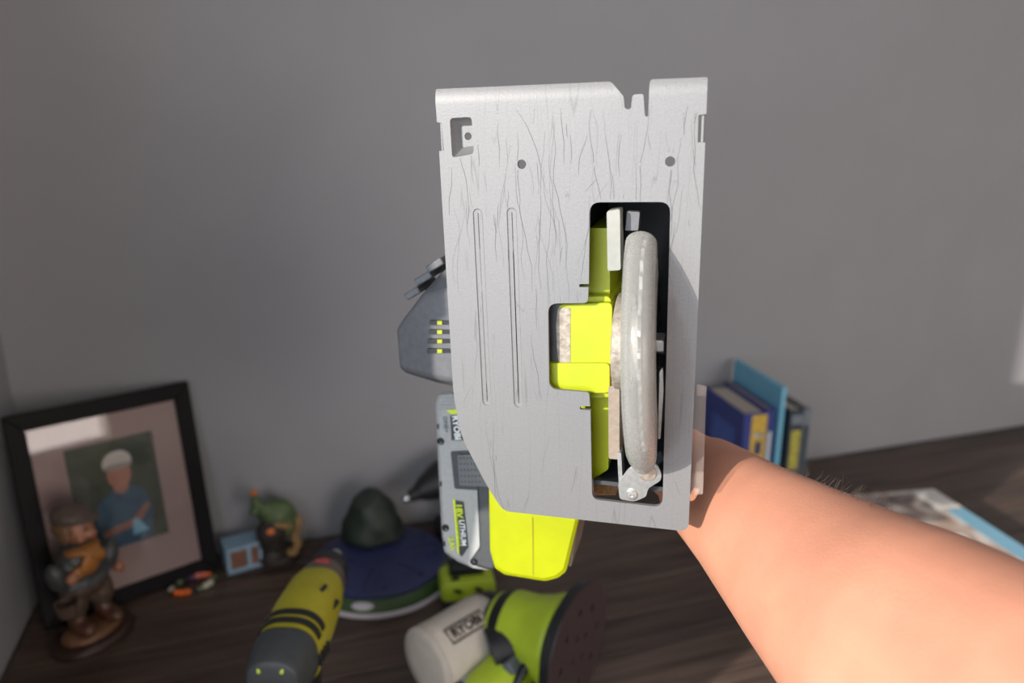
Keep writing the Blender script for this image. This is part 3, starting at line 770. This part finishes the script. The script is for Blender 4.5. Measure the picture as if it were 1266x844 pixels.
blob('cap', [((-.002, .004, .190), (.025, .025, .013)), ((-.004, .010, .196), (.020, .019, .010)), ((.006, -.018, .187), (.020, .013, .004), (.25, 0, 0))], M_cap, fg)
bk = obj('basket', lathe([(.001, .0), (.011, 0), (.014, .018), (.0125, .018), (.010, .003), (.001, .003)], 20, Matrix.Translation(G(-.040, -.016, .066))), M_trs, fg)

# ------------------------------------------------------------------ bead bracelet
bc = on_z(240, 718, TZ)
bracelet = thing('bead_bracelet', 'stretchy bracelet of orange, purple and pale beads lying before the picture frame', 'bracelet', (bc.x, bc.y-.016, TZ), R(20))
BCOL = {'orange': (232, 110, 40), 'white': (196, 196, 176), 'purple': (96, 60, 110), 'pink': (226, 128, 110), 'dark': (40, 42, 44), 'green': (110, 130, 92)}
seq = ['orange', 'pink', 'pink', 'purple', 'dark', 'green', 'dark', 'green', 'white', 'dark', 'orange', 'orange', 'orange', 'dark', 'green', 'white', 'white', 'dark', 'green', 'dark']
sphere = {}
for i, cn in enumerate(seq):
    a = 2*math.pi*i/len(seq)+.5
    big = cn in ('orange', 'white', 'pink')
    if cn not in sphere:
        sphere[cn] = obj('bead', add_ell(new(), (0, 0, 0), (.0058, .0048, .0052) if big else (.0044, .0044, .0044), None, 2), mat('bead_'+cn, BCOL[cn], .3, 0, .05), bracelet); o = sphere[cn]
    else: o = sphere[cn].copy(); C.objects.link(o)
    o.location = (.030*math.cos(a), .019*math.sin(a), .0053 if big else .0046); o.rotation_euler = (0, 0, a+math.pi/2)
obj('cord', tube([(.030*math.cos(2*math.pi*i/24), .019*math.sin(2*math.pi*i/24), .0045) for i in range(25)], .0007, 6), M_black, bracelet)

# ------------------------------------------------------------------ pale blue toy house block
hp = on_z(300, 706, TZ)
house = thing('toy_house', 'small pale blue block house with brown openings beside the picture frame', 'toy house', (hp.x, hp.y+.022, TZ), R(14))
M_blu = mat('pale_blue_paint', (138, 168, 190), .6, 0, .06, 60); M_brw = mat('brown_panel', (120, 84, 66), .7, 0, .15, 60)
hw, hdp, hh = .027, .022, .043
def bx_(x0, x1, y0, y1, z0, z1): return box(((x0+x1)/2, (y0+y1)/2, (z0+z1)/2), (x1-x0, y1-y0, z1-z0))
obj('core', bx_(-hw+.003, hw-.003, -hdp+.004, hdp-.001, .003, hh-.003), M_brw, house)
for nm, a in (('roof_panel', (-hw, hw, -hdp, hdp, hh-.006, hh)), ('base_panel', (-hw, hw, -hdp, hdp, 0, .006)), ('side_panel', (-hw, -hw+.006, -hdp, hdp, .006, hh-.006)),
              ('side_panel', (hw-.005, hw, -hdp, hdp, .006, hh-.006)), ('post', (.004, .010, -hdp, -hdp+.006, .006, hh-.006)), ('back_panel', (-hw+.006, hw-.005, hdp-.003, hdp, .006, hh-.006))):
    obj(nm, bx_(*a), M_blu, house, bevel=.001)

# ------------------------------------------------------------------ green frog ornament
fp = on_z(345, 688, TZ)
frog = thing('frog_ornament', 'mottled green frog ornament with tan legs, standing against the wall', 'ornament', (fp.x, 1.128, TZ), R(10))
M_fg = mat('mottled_green', (74, 92, 58), .55, 0, .35, 60); M_ft = mat('tan_resin', (132, 104, 62), .6, 0, .25, 60); M_fd = mat('dark_resin', (44, 38, 36), .6, 0, .2); M_or = mat('orange_bead', (206, 112, 48), .4)
K = .94
blob('base', [((0, .0, .008), (.036, .030, .010)), ((.012, .006, .012), (.024, .02, .012)), ((-.012, 0, .018), (.018, .018, .016))], M_fd, frog)
blob('body', [((.004, .006, .082), (.034, .026, .030), (0, .5, 0)), ((.014, .004, .066), (.028, .024, .026)), ((-.012, 0, .098), (.018, .017, .016)), ((-.026, -.004, .112), (.012, .012, .012)), ((-.030, -.004, .126), (.007, .007, .010)), ((-.034, -.008, .104), (.009, .008, .007))], M_fg, frog)
blob('belly', [((-.010, -.008, .060), (.026, .020, .026)), ((-.010, -.006, .040), (.022, .018, .018))], M_fd, frog)
blob('hind_leg', [((.032, -.004, .056), (.010, .012, .026), (0, .25, 0)), ((.030, -.010, .034), (.008, .010, .016), (0, -.5, 0)), ((.020, -.018, .020), (.012, .012, .008))], M_ft, frog)
blob('front_leg', [((.008, -.022, .074), (.020, .006, .006), (0, .4, 0))], M_ft, frog)
obj('nose_bead', add_ell(new(), G(-.031, -.006, .137), G(.006, .006, .005), None, 2), M_or, frog)
obj('belly_bead', add_ell(new(), G(-.014, -.029, .072), G(.007, .004, .006), None, 2), M_or, frog)

# ------------------------------------------------------------------ round blue toy with green skirt and white rim
dc = on_z(470, 690, TZ+.028)
disc = thing('round_toy', 'round blue plastic toy with a green skirt and white rim, lying on the table', 'toy', (dc.x, dc.y, TZ))
M_blue = mat('blue_plastic', (44, 52, 92), .45, 0, .12, 20); M_grn = mat('grass_green_plastic', (54, 80, 42), .5, 0, .12, 30); M_wrim = mat('white_plastic_rim', (196, 190, 196), .4, 0, .04)
obj('rim', lathe([(.001, 0), (.112, 0), (.1155, .002), (.1155, .006), (.112, .008), (.001, .008)], 64), M_wrim, disc)
obj('skirt', lathe([(.001, .008), (.1115, .008), (.110, .013), (.104, .022), (.1015, .024), (.001, .024)], 64), M_grn, disc)
dome = obj('top_shell', lathe([(.001, .024), (.1018, .024), (.1018, .028), (.098, .0315), (.080, .034), (.05, .0355), (.001, .036)], 64), M_blue, disc)
M_hole = mat('dark_socket', (24, 26, 48), .6)
for i in range(9):
    a = 2*math.pi*i/9+.3
    for r_, off in ((.074, 0), (.086, .16)):
        p = Vector((r_*math.cos(a+off), r_*math.sin(a+off), .0336 if r_ < .08 else .0330))
        obj('socket', lathe([(.0002, -.002), (.0040, -.002), (.0042, .0006), (.0030, .0009), (.0026, -.0003), (.0002, -.0004)], 14, Matrix.Translation(p)), M_hole, dome)
for i in range(6):
    a = 2*math.pi*i/6+.1
    obj('seam', box((.066*math.cos(a), .066*math.sin(a), .0346), (.050, .0012, .0012), (0, R(3.2), a)), M_hole, dome)
b_ = new(); a0 = R(-112)
rr_ = []
for k_ in range(13):
    a = a0+(k_/12-.5)*.30
    h_ = .0045*math.sqrt(max(.02, 1-((k_/12-.5)*2)**2))
    rr_.append([Vector((q*math.cos(a), q*math.sin(a), z_)) for q, z_ in ((.1082-h_*.72*-1-.0006+.0006, .0175-h_), (.1082-h_*.72+.0016, .0175+h_), (.1062-h_*.72, .0175+h_), (.1066, .0175-h_))])
obj('oval_label', loft(rr_), M_wrim, disc)

# dark stand on the toy
sp_ = on_z(463, 664, TZ+.036)
stand = thing('display_stand', 'dark green rock-shaped figure stand on the round blue toy', 'stand', (sp_.x, sp_.y+.012, TZ+.0352))
M_st = mat('dark_green_resin', (36, 46, 40), .55, 0, .3, 40, .5, 120)
K = 1.0
b_ = lathe([(.048*(1-(k_/16)**1.7)**.62+.001 if k_ < 16 else .001, .004+.078*k_/16) for k_ in range(17)], 36)
for v in b_.verts:
    q_ = mnoise.noise(v.co*38)*.006+mnoise.noise(v.co*90+Vector((3, 1, 2)))*.002; d_ = Vector((v.co.x, v.co.y, 0)); v.co += (d_.normalized() if d_.length > .003 else Vector((0, 0, 1)))*q_; v.co.x -= .05*v.co.z
obj('rock', b_, M_st, stand, smooth=180)
obj('rim', lathe([(.001, 0), (.050, 0), (.0525, .003), (.0515, .007), (.048, .009), (.001, .009)], 40, Matrix.Diagonal((1, .85, 1, 1))), M_st, stand)

# black tool behind, with a bright metal tip
bt_ = thing('black_power_tool', 'black cordless tool with a shiny round metal tip, standing behind the blue toy', 'power tool', (.262, 1.115, TZ), 0)
hdl = Vector((-.79, -.30, -.16)).normalized()
H0 = Vector((.0, .0, .115))
def ax(t): return H0+hdl*t
obj('body', tube([ax(-.05), ax(-.045), ax(-.02), ax(.02), ax(.035), ax(.06), ax(.072)], [.024, .030, .032, .032, .028, .019, .012], 24), M_black, bt_)
obj('chuck', tube([ax(.070), ax(.074), ax(.084), ax(.088)], [.0105, .0115, .0095, .006], 20), M_black, bt_)
obj('metal_tip', tube([ax(.087), ax(.0885), ax(.093), ax(.0965), ax(.098)], [.0045, .0065, .0075, .0055, .001], 20), mat('chrome', (235, 238, 240), .12, 1, .02), bt_)
obj('handle', tube(smooth_path([H0+Vector((.004, .002, -.02)), H0+Vector((.012, .004, -.06)), (.016, .004, .022)], 4), (.016, .020), 16), M_black, bt_)
obj('foot', box((.012, .004, .0125), (.080, .062, .025)), M_black, bt_, bevel=.005)

# ------------------------------------------------------------------ yellow impact driver standing upright
HZ = TZ+.185
r0_, n0_ = on_z(350, 820, HZ), on_z(404, 708, HZ)
dr = thing('impact_driver', 'yellow-green impact driver with charcoal rear cap standing upright on the table', 'power tool', (r0_.x, r0_.y, TZ))
dvec = (n0_-r0_); DL = dvec.length; dr.rotation_euler = (0, 0, math.atan2(dvec.y, dvec.x)-math.pi/2)
def dz(y_, rx, rz, p=2.6, n=28): return ring((0, y_, .185), (0, 1, 0), rx, rz, n, Vector((0, 0, 1)), p)
L_ = DL
obj('motor_case', loft([dz(-.002, .0275, .028), dz(.02*1, .030, .031), dz(L_*.42, .031, .032), dz(L_*.72, .0285, .0300), dz(L_*.80, .026, .027)]), M_lime2, dr, bevel=.001)
rc = obj('rear_cap', loft([dz(-.031, .019, .020), dz(-.029, .0235, .0245), dz(-.020, .0275, .0285), dz(.004, .0300, .0308), dz(.012, .0308, .0318)]), M_grey if False else mat('charcoal_cap', (58, 62, 64), .5, 0, .12, 120), dr, bevel=.0012)
for sx in (-1, 1):
    obj('cap_inlay', box((sx*.0105, -.0262, .2015), (.0034, .010, .010), (R(50), R(8*sx), 0)), M_lime3, rc, bevel=.001)
    for k_ in range(4): obj('vent_slot', box((sx*.0312, .012+k_*.0085, .180-k_*.0015), (.004, .0032, .012)), M_black, dr, bevel=.0008)
for k_ in range(2):
    y_ = .018+k_*.013
    b_ = loft([ring((0, y_+d_, .1852), (0, 1, 0), .0318, .0328, 40, Vector((0, 0, 1)), 2.6)[2:19]+ring((0, y_+d_, .1852), (0, 1, 0), .0302, .0312, 40, Vector((0, 0, 1)), 2.6)[2:19][::-1] for d_ in (0, .007)])
    obj('dark_band', b_, M_black, dr)
for c_, s_ in (((.018, L_*.52, .2130), (.004, .010, .006)), ((.0285, L_*.50, .196), (.006, .016, .004))): obj('moulded_recess', box(c_, s_, (0, R(30), R(-15))), M_black, dr, bevel=.001)
obj('nose_housing', loft([dz(L_*.78, .0265, .0275, 2), dz(L_*.86, .0265, .0275, 2), dz(L_*.98, .0215, .0225, 2), dz(L_*1.02, .019, .020, 2)]), mat('warm_grey_metal', (112, 100, 92), .4, .4, .1), dr)
obj('red_badge', box((.002, L_*.885, .2116), (.015, .008, .003), (R(-8), 0, 0)), mat('red_badge', (170, 60, 58), .5), dr, bevel=.001)
obj('nose_boot', loft([dz(L_*1.0, .0225, .0235, 2), dz(L_*1.08, .0215, .0225, 2), dz(L_*1.16, .014, .015, 2)]), M_black, dr, bevel=.001)
obj('collet', tube([(0, L_*1.15, .185), (0, L_*1.26, .185)], .007, 16), M_steel, dr)
obj('handle', tube(smooth_path([(0, L_*.36, .165), (0, L_*.33, .11), (0, L_*.25, .055), (0, L_*.22, .03)], 5), (.0165, .021), 20), M_lime2, dr)
obj('grip', tube(smooth_path([(0, L_*.335, .135), (0, L_*.31, .10), (0, L_*.265, .065)], 5), (.0175, .0215), 20), M_black, dr)
obj('trigger', box((0, L_*.36+.024, .138), (.012, .014, .028), (R(12), 0, 0)), M_black, dr, bevel=.004)
obj('battery_base', box((0, L_*.28, .018), (.072, .098, .036)), M_black, dr, bevel=.006)
obj('battery_collar', box((0, L_*.26, .038), (.05, .066, .012)), M_lime2, dr, bevel=.003)

# ------------------------------------------------------------------ small lime inflator-style tool by the toy
cp = on_z(567, 740, TZ)
ch = thing('battery_adapter', 'small lime and black battery tool between the blue toy and the white dust bag', 'power tool', (cp.x+.012, cp.y-.004, TZ), R(-8))
obj('body', loft([[(x_, y_, z_) for x_, y_ in rounded([(-.040*k_, -.026*k_), (.040*k_, -.026*k_), (.040*k_, .030*k_), (-.040*k_, .030*k_)], .008)] for z_, k_ in ((.014, .93), (.018, 1), (.036, 1), (.044, .88))]), M_lime3, ch, bevel=.002)
obj('top_pad', loft([[(x_, y_, z_) for x_, y_ in rounded([(-.026*k_, -.008), (.026*k_, -.008), (.026*k_, .022), (-.026*k_, .022)], .006)] for z_, k_ in ((.043, 1), (.058, .9))]), M_black, ch, bevel=.002)
for x_ in (-.016, .014): obj('slot', box((x_, -.0262, .032), (.012, .003, .006), (0, R(20), 0)), M_black, ch, bevel=.001)
obj('socket', box((-.018, -.014, .0442), (.012, .008, .003)), M_black, ch, bevel=.001)
for x_ in (-.028, .026): obj('foot', box((x_, 0, .007), (.018, .048, .014)), M_black, ch, bevel=.003)
obj('clip', tube([(-.002, -.026, .020), (-.004, -.031, .012), (-.004, -.030, .003)], .005, 10), M_lime3, ch)

# ------------------------------------------------------------------ random orbit sander with cloth dust bag
pc_ = on_z(715, 800, TZ+.078)
Nn = Vector((.655, -.756, 0)).normalized()
sn = thing('orbital_sander', 'lime orbital sander on its side with white cloth dust bag and dark sanding disc', 'sander', (pc_.x, pc_.y, TZ))
sn.rotation_euler = (0, 0, math.atan2(Nn.y, Nn.x))        # local x = out of the pad
Bl = Vector((-.89, -.45, 0)); rz_ = -math.atan2(Nn.y, Nn.x)
Bl = Matrix.Rotation(rz_, 3, 'Z') @ Bl
PZ = .078
M_disc = mat('red_brown_abrasive', (56, 41, 41), .9, 0, .15, 300, .5, 900); M_bag = mat('white_cloth', (198, 190, 178), .9, 0, .06, 60, .5, 160)
def dx(x_, r_, n=40, p=2, c=(0, PZ)): return ring((x_, c[0], c[1]), (1, 0, 0), r_, r_, n, Vector((0, 0, 1)), p)
holes_ = [circle((.048*math.cos(2*math.pi*i/8), PZ+.048*math.sin(2*math.pi*i/8)), .0048, 12) for i in range(8)]+[circle((.018*math.cos(2*math.pi*i/4+.4), PZ+.018*math.sin(2*math.pi*i/4+.4)), .004, 12) for i in range(4)]
b_ = prism(circle((0, PZ), .0772, 56), 0, .0016, holes_)
for v in b_.verts: v.co = Vector((v.co.z, v.co.x, v.co.y))
obj('sanding_disc', b_, M_disc, sn)
obj('pad', loft([dx(-.0165, .066), dx(-.012, .0765), dx(-.001, .0778), dx(0, .077)]), M_black, sn)
obj('skirt', loft([dx(-.042, .040), dx(-.030, .050), dx(-.019, .058), dx(-.0165, .056)]), M_black, sn)
obj('body', loft([dx(-.118, .020), dx(-.113, .032), (dx(-.09, .041)), dx(-.065, .043), dx(-.045, .049), dx(-.028, .057), dx(-.022, .056)]), M_lime3, sn, bevel=.0015)
obj('palm_grip', loft([dx(-.124, .012), dx(-.121, .024), dx(-.108, .034), dx(-.098, .0395), dx(-.092, .0402)]), M_black, sn)
hb_ = tube(smooth_path([(-.060, .0, PZ+.030), (-.062, .012, PZ+.052), (-.060, .040, PZ+.060), (-.058, .068, PZ+.046)], 5), (.022, .015), 18)
obj('dust_port', tube([Vector((-.070, 0, PZ-.010))+Bl*.018, Vector((-.086, 0, PZ-.016))+Bl*.045], [.030, .027], 20), M_black, sn)
e_ = on_z(527, 812, TZ+.062)
eb = Matrix.Rotation(rz_, 3, 'Z') @ Vector((e_.x-pc_.x, e_.y-pc_.y, 0)); eb.z = .052
def bp(t): return eb-Bl*t
bag = obj('dust_bag', tube([bp(-.001), bp(0), bp(.004), bp(.010), bp(.03), bp(.06), bp(.088), bp(.100), bp(.104)], [.030, .040, .0432, .0445, .0438, .0442, .0445, .0430, .038], 36), M_bag, sn, smooth=50)
obj('seam_ring', tube([bp(.0015), bp(.0045)], .0446, 36), M_bag, bag)
obj('bag_collar', tube([bp(.100), bp(.106), bp(.120), bp(.128)], [.0425, .0435, .040, .031], 32), M_black, sn)
# printed name on the bag
up_ = Vector((0, 0, 1)); side_ = Bl.cross(up_).normalized()
camdir = (Matrix.Rotation(rz_, 3, 'Z') @ Vector((-e_.x, -e_.y, 0))).normalized()
if side_.dot(camdir) < 0: side_ = -side_
aa = R(62)
nrm_ = (side_*math.cos(aa)+up_*math.sin(aa)).normalized()
def on_bag(b0, lift):          # wrap flat lettering (x along the bag, y round it) on the cloth
    for v in b0.verts:
        th = aa+v.co.y/.0445
        v.co = bp(.047+v.co.x)+(side_*math.cos(th)+up_*math.sin(th))*(.0446+lift+v.co.z)
    return b0
M_print = mat('dark_brown_print', (44, 34, 28), .8)
fb_ = new()
for c_, s_ in (((0, .0095, 0), (.058, .0022, .0004)), ((0, -.0095, 0), (.058, .0022, .0004)), ((-.028, 0, 0), (.0022, .021, .0004)), ((.028, 0, 0), (.0022, .021, .0004))): add_box(fb_, c_, s_)
obj('print_border', on_bag(fb_, .0006), M_print, bag)
obj('lettering', on_bag(text_bm('RYOBI', .0165, .0002, Matrix.Diagonal((1.0, 1, 1, 1)), .0005), .0006), M_print, bag)
bt2 = Vector(bp(.050))+side_*.052+Vector((0, 0, -.026))
ang_b = math.atan2(Bl.y, Bl.x)
bk_ = obj('battery_pack', box((bt2.x, bt2.y, .024), (.098, .052, .046), (0, 0, ang_b)), M_battdk, sn, bevel=.005)
bq = Vector((bt2.x, bt2.y, .0475))
obj('battery_label', box(bq, (.070, .016, .0012), (0, 0, ang_b)), M_batt, bk_, bevel=.0003)
obj('orange_mark', box(bq+Bl*.022+side_*.017, (.014, .010, .0014), (0, 0, ang_b)), mat('orange_sticker', (196, 92, 40), .5), bk_)
# lime handle body in front of the pad
obj('handle', loft([ring(Vector((-.062, 0, PZ))+Bl*t_+Vector((0, 0, z_)), Bl, a_, b2, 24, Vector((0, 0, 1)), 2.6) for t_, z_, a_, b2 in ((.02, -.030, .026, .028), (.05, -.040, .028, .028), (.085, -.046, .028, .026), (.105, -.048, .020, .020))]), M_lime3, sn, bevel=.002)
hp_ = Vector((-.050, 0, PZ-.014))+Bl*.052
obj('switch_plate', box(hp_+Vector((.002, 0, 0)), (.012, .022, .016), (0, R(-38), 0)), mat('slate_grey_plastic', (92, 98, 108), .45), sn, bevel=.002)
obj('black_stripe', tube(smooth_path([Vector((-.034, 0, PZ-.006))+Bl*.040, Vector((-.034, 0, PZ-.022))+Bl*.058, Vector((-.036, 0, PZ-.045))+Bl*.080], 4), (.006, .004), 10), M_black, sn)

# ------------------------------------------------------------------ books and blue board against the back wall
def book(nm, label, x0, x1, yf, dep, h, cover, page, rz, bits, group='books leaning by the wall'):
    t_ = thing(nm, label, 'book', (x0, yf, TZ), rz, group)
    w_ = x1-x0; ct = .0022
    obj('pages', bx_(ct, w_-ct, .006, dep-.003, .003, h-.004), page, t_)
    obj('cover', bx_(0, ct, .002, dep, 0, h), cover, t_, bevel=.0006); obj('cover', bx_(w_-ct, w_, .002, dep, 0, h), cover, t_, bevel=.0006)
    spn = obj('spine', bx_(0, w_, 0, .0045, 0, h), cover, t_, bevel=.0014)
    for (n2, a0, a1, c0, c1, m2) in bits: obj(n2, bx_(a0*w_, a1*w_, -.0006, .001, c0*h, c1*h), m2, spn)
    return t_
M_pg = mat('book_paper', (178, 168, 156), .9, 0, .08, 200, stretch=(400, 3, 3))
M_cb = mat('royal_blue_cover', (44, 58, 128), .4, 0, .1, 30); M_cd = mat('dark_teal_cover', (44, 56, 66), .45, 0, .12, 30); M_cg = mat('slate_cover', (112, 122, 132), .45, 0, .12, 30)
M_yl = mat('yellow_print', (196, 164, 62), .5, 0, .15, 80); M_pk = mat('pink_print', (206, 168, 186), .5, 0, .1, 80); M_wp = mat('pale_print', (190, 198, 204), .5, 0, .12, 80); M_yg = mat('mustard_print', (168, 160, 66), .5, 0, .3, 120)
RB = R(-7)
bkA = book('book', 'thick royal blue book with a yellow spine panel beside the pale blue board', .752, .797, 1.004, .150, .203, M_cb, M_pg, RB,
     [('spine_panel', .32, .96, .02, .985, M_yl), ('spine_title', .42, .84, .10, .58, M_pk), ('spine_badge', .46, .86, .78, .82, M_wp), ('spine_emblem', .52, .80, .62, .74, M_cb)])
bkA['group'] = 'books standing by the wall'
obj('cover_print', bx_(-.0006, .0006, .03, .115, .07, .165), mat('light_blue_print', (70, 96, 168), .5, 0, .2, 60), bkA)
book('book', 'thin dark blue book squeezed between the thick blue book and the pale board', .799, .816, 1.006, .160, .205, M_cb, M_pg, RB, [('spine_title', .3, .7, .3, .8, M_wp)], 'books standing by the wall')
bd = thing('divider_board', 'tall pale blue upright board between the books', 'board', (.8195, .998, TZ), RB)
obj('panel', bx_(0, .009, 0, .172, .004, .246), mat('sky_blue_board', (112, 176, 204), .55, 0, .04, 40), bd, bevel=.0012)
obj('foot', bx_(.009, .030, .02, .15, 0, .004), MATS['sky_blue_board'], bd, bevel=.001); obj('foot', bx_(0, .009, 0, .172, 0, .004), MATS['sky_blue_board'], bd)
book('book', 'dark teal book with mustard lettering right of the pale blue board', .852, .880, 1.010, .150, .196, M_cd, M_pg, RB,
     [('spine_title', .2, .85, .42, .80, M_yg), ('spine_subtitle', .3, .8, .10, .38, M_wp), ('spine_band', .15, .9, .86, .95, M_cg)], 'books standing by the wall')
book('book', 'slim grey book with pale spine print, rightmost in the row', .882, .898, 1.012, .145, .192, M_cg, M_pg, RB, [('spine_title', .25, .8, .3, .85, M_cd), ('spine_mark', .25, .8, .1, .2, M_wp)], 'books standing by the wall')

# ------------------------------------------------------------------ magazines stacked on the right
def photo_mat(name, cols, sc, seed):
    m = bpy.data.materials.new(name); m.use_nodes = True; nt = m.node_tree; b2 = nt.nodes['Principled BSDF']; b2.inputs['Roughness'].default_value = .35
    tc = nt.nodes.new('ShaderNodeTexCoord'); mp = nt.nodes.new('ShaderNodeMapping'); mp.inputs['Location'].default_value = (seed, seed, 0)
    nt.links.new(tc.outputs['Object'], mp.inputs[0]); n = nt.nodes.new('ShaderNodeTexNoise'); n.inputs['Scale'].default_value = sc; n.inputs['Detail'].default_value = 1
    nt.links.new(mp.outputs[0], n.inputs['Vector']); r = nt.nodes.new('ShaderNodeValToRGB'); r.color_ramp.interpolation = 'EASE'
    el = r.color_ramp.elements
    while len(el) < len(cols): el.new(.5)
    for i, c_ in enumerate(cols): el[i].position = .3+.4*i/(len(cols)-1); el[i].color = (*s2l(c_), 1)
    nt.links.new(n.outputs['Fac'], r.inputs['Fac']); nt.links.new(r.outputs['Color'], b2.inputs['Base Color']); return m
M_mg1 = photo_mat('magazine_cover_print', [(120, 112, 110), (214, 208, 204), (176, 150, 132), (228, 226, 226)], 16, 2.3)
M_mpage = mat('magazine_paper', (214, 212, 208), .6, 0, .05, 100)
M_sky = mat('pale_blue_print', (128, 180, 206), .4, 0, .05, 30)
mg0 = Vector((1.0, .80, TZ)); zt = 0
labs = ['glossy magazine with a pale blue border, topmost of the stack behind the arm', 'white magazine second from the top of the stack behind the arm', 'magazine third from the top of the stack behind the arm', 'bottom magazine of the stack behind the arm']
for i in range(4):
    th_ = (.014, .010, .012, .009)[i]
    t_ = thing('magazine', labs[3-i], 'magazine', (.985+(.0, .008, -.006, .0)[i], .800+(.0, .006, .004, 0)[i], TZ+zt), R((-6, -14, -4, -9)[i]), 'magazines stacked on the table')
    obj('pages', bx_(-.1045, .1045, -.139, .139, .0008, th_-.0008), M_mpage, t_)
    cv = obj('cover', bx_(-.105, .105, -.140, .140, th_-.0008, th_), M_mg1 if i == 3 else M_mpage, t_); obj('back_cover', bx_(-.105, .105, -.140, .140, 0, .0008), M_mpage, t_)
    obj('spine', bx_(-.1062, -.1045, -.140, .140, 0, th_), M_mg1, t_)
    if i == 3:
        obj('blue_border', bx_(.070, .1045, -.139, .066, th_-.0002, th_+.0003), M_sky, cv)
        obj('white_corner', bx_(.060, .1045, .070, .1395, th_-.0002, th_+.0003), M_mpage, cv)
        obj('dark_picture', bx_(-.09, .055, .03, .13, th_-.0002, th_+.0003), photo_mat('magazine_picture', [(74, 68, 70), (150, 140, 136), (96, 84, 80)], 22, 6.1), cv)
        obj('yellow_flash', bx_(.080, .1045, -.1395, -.10, th_, th_+.0006), M_yl, cv)
    zt += th_+.0003
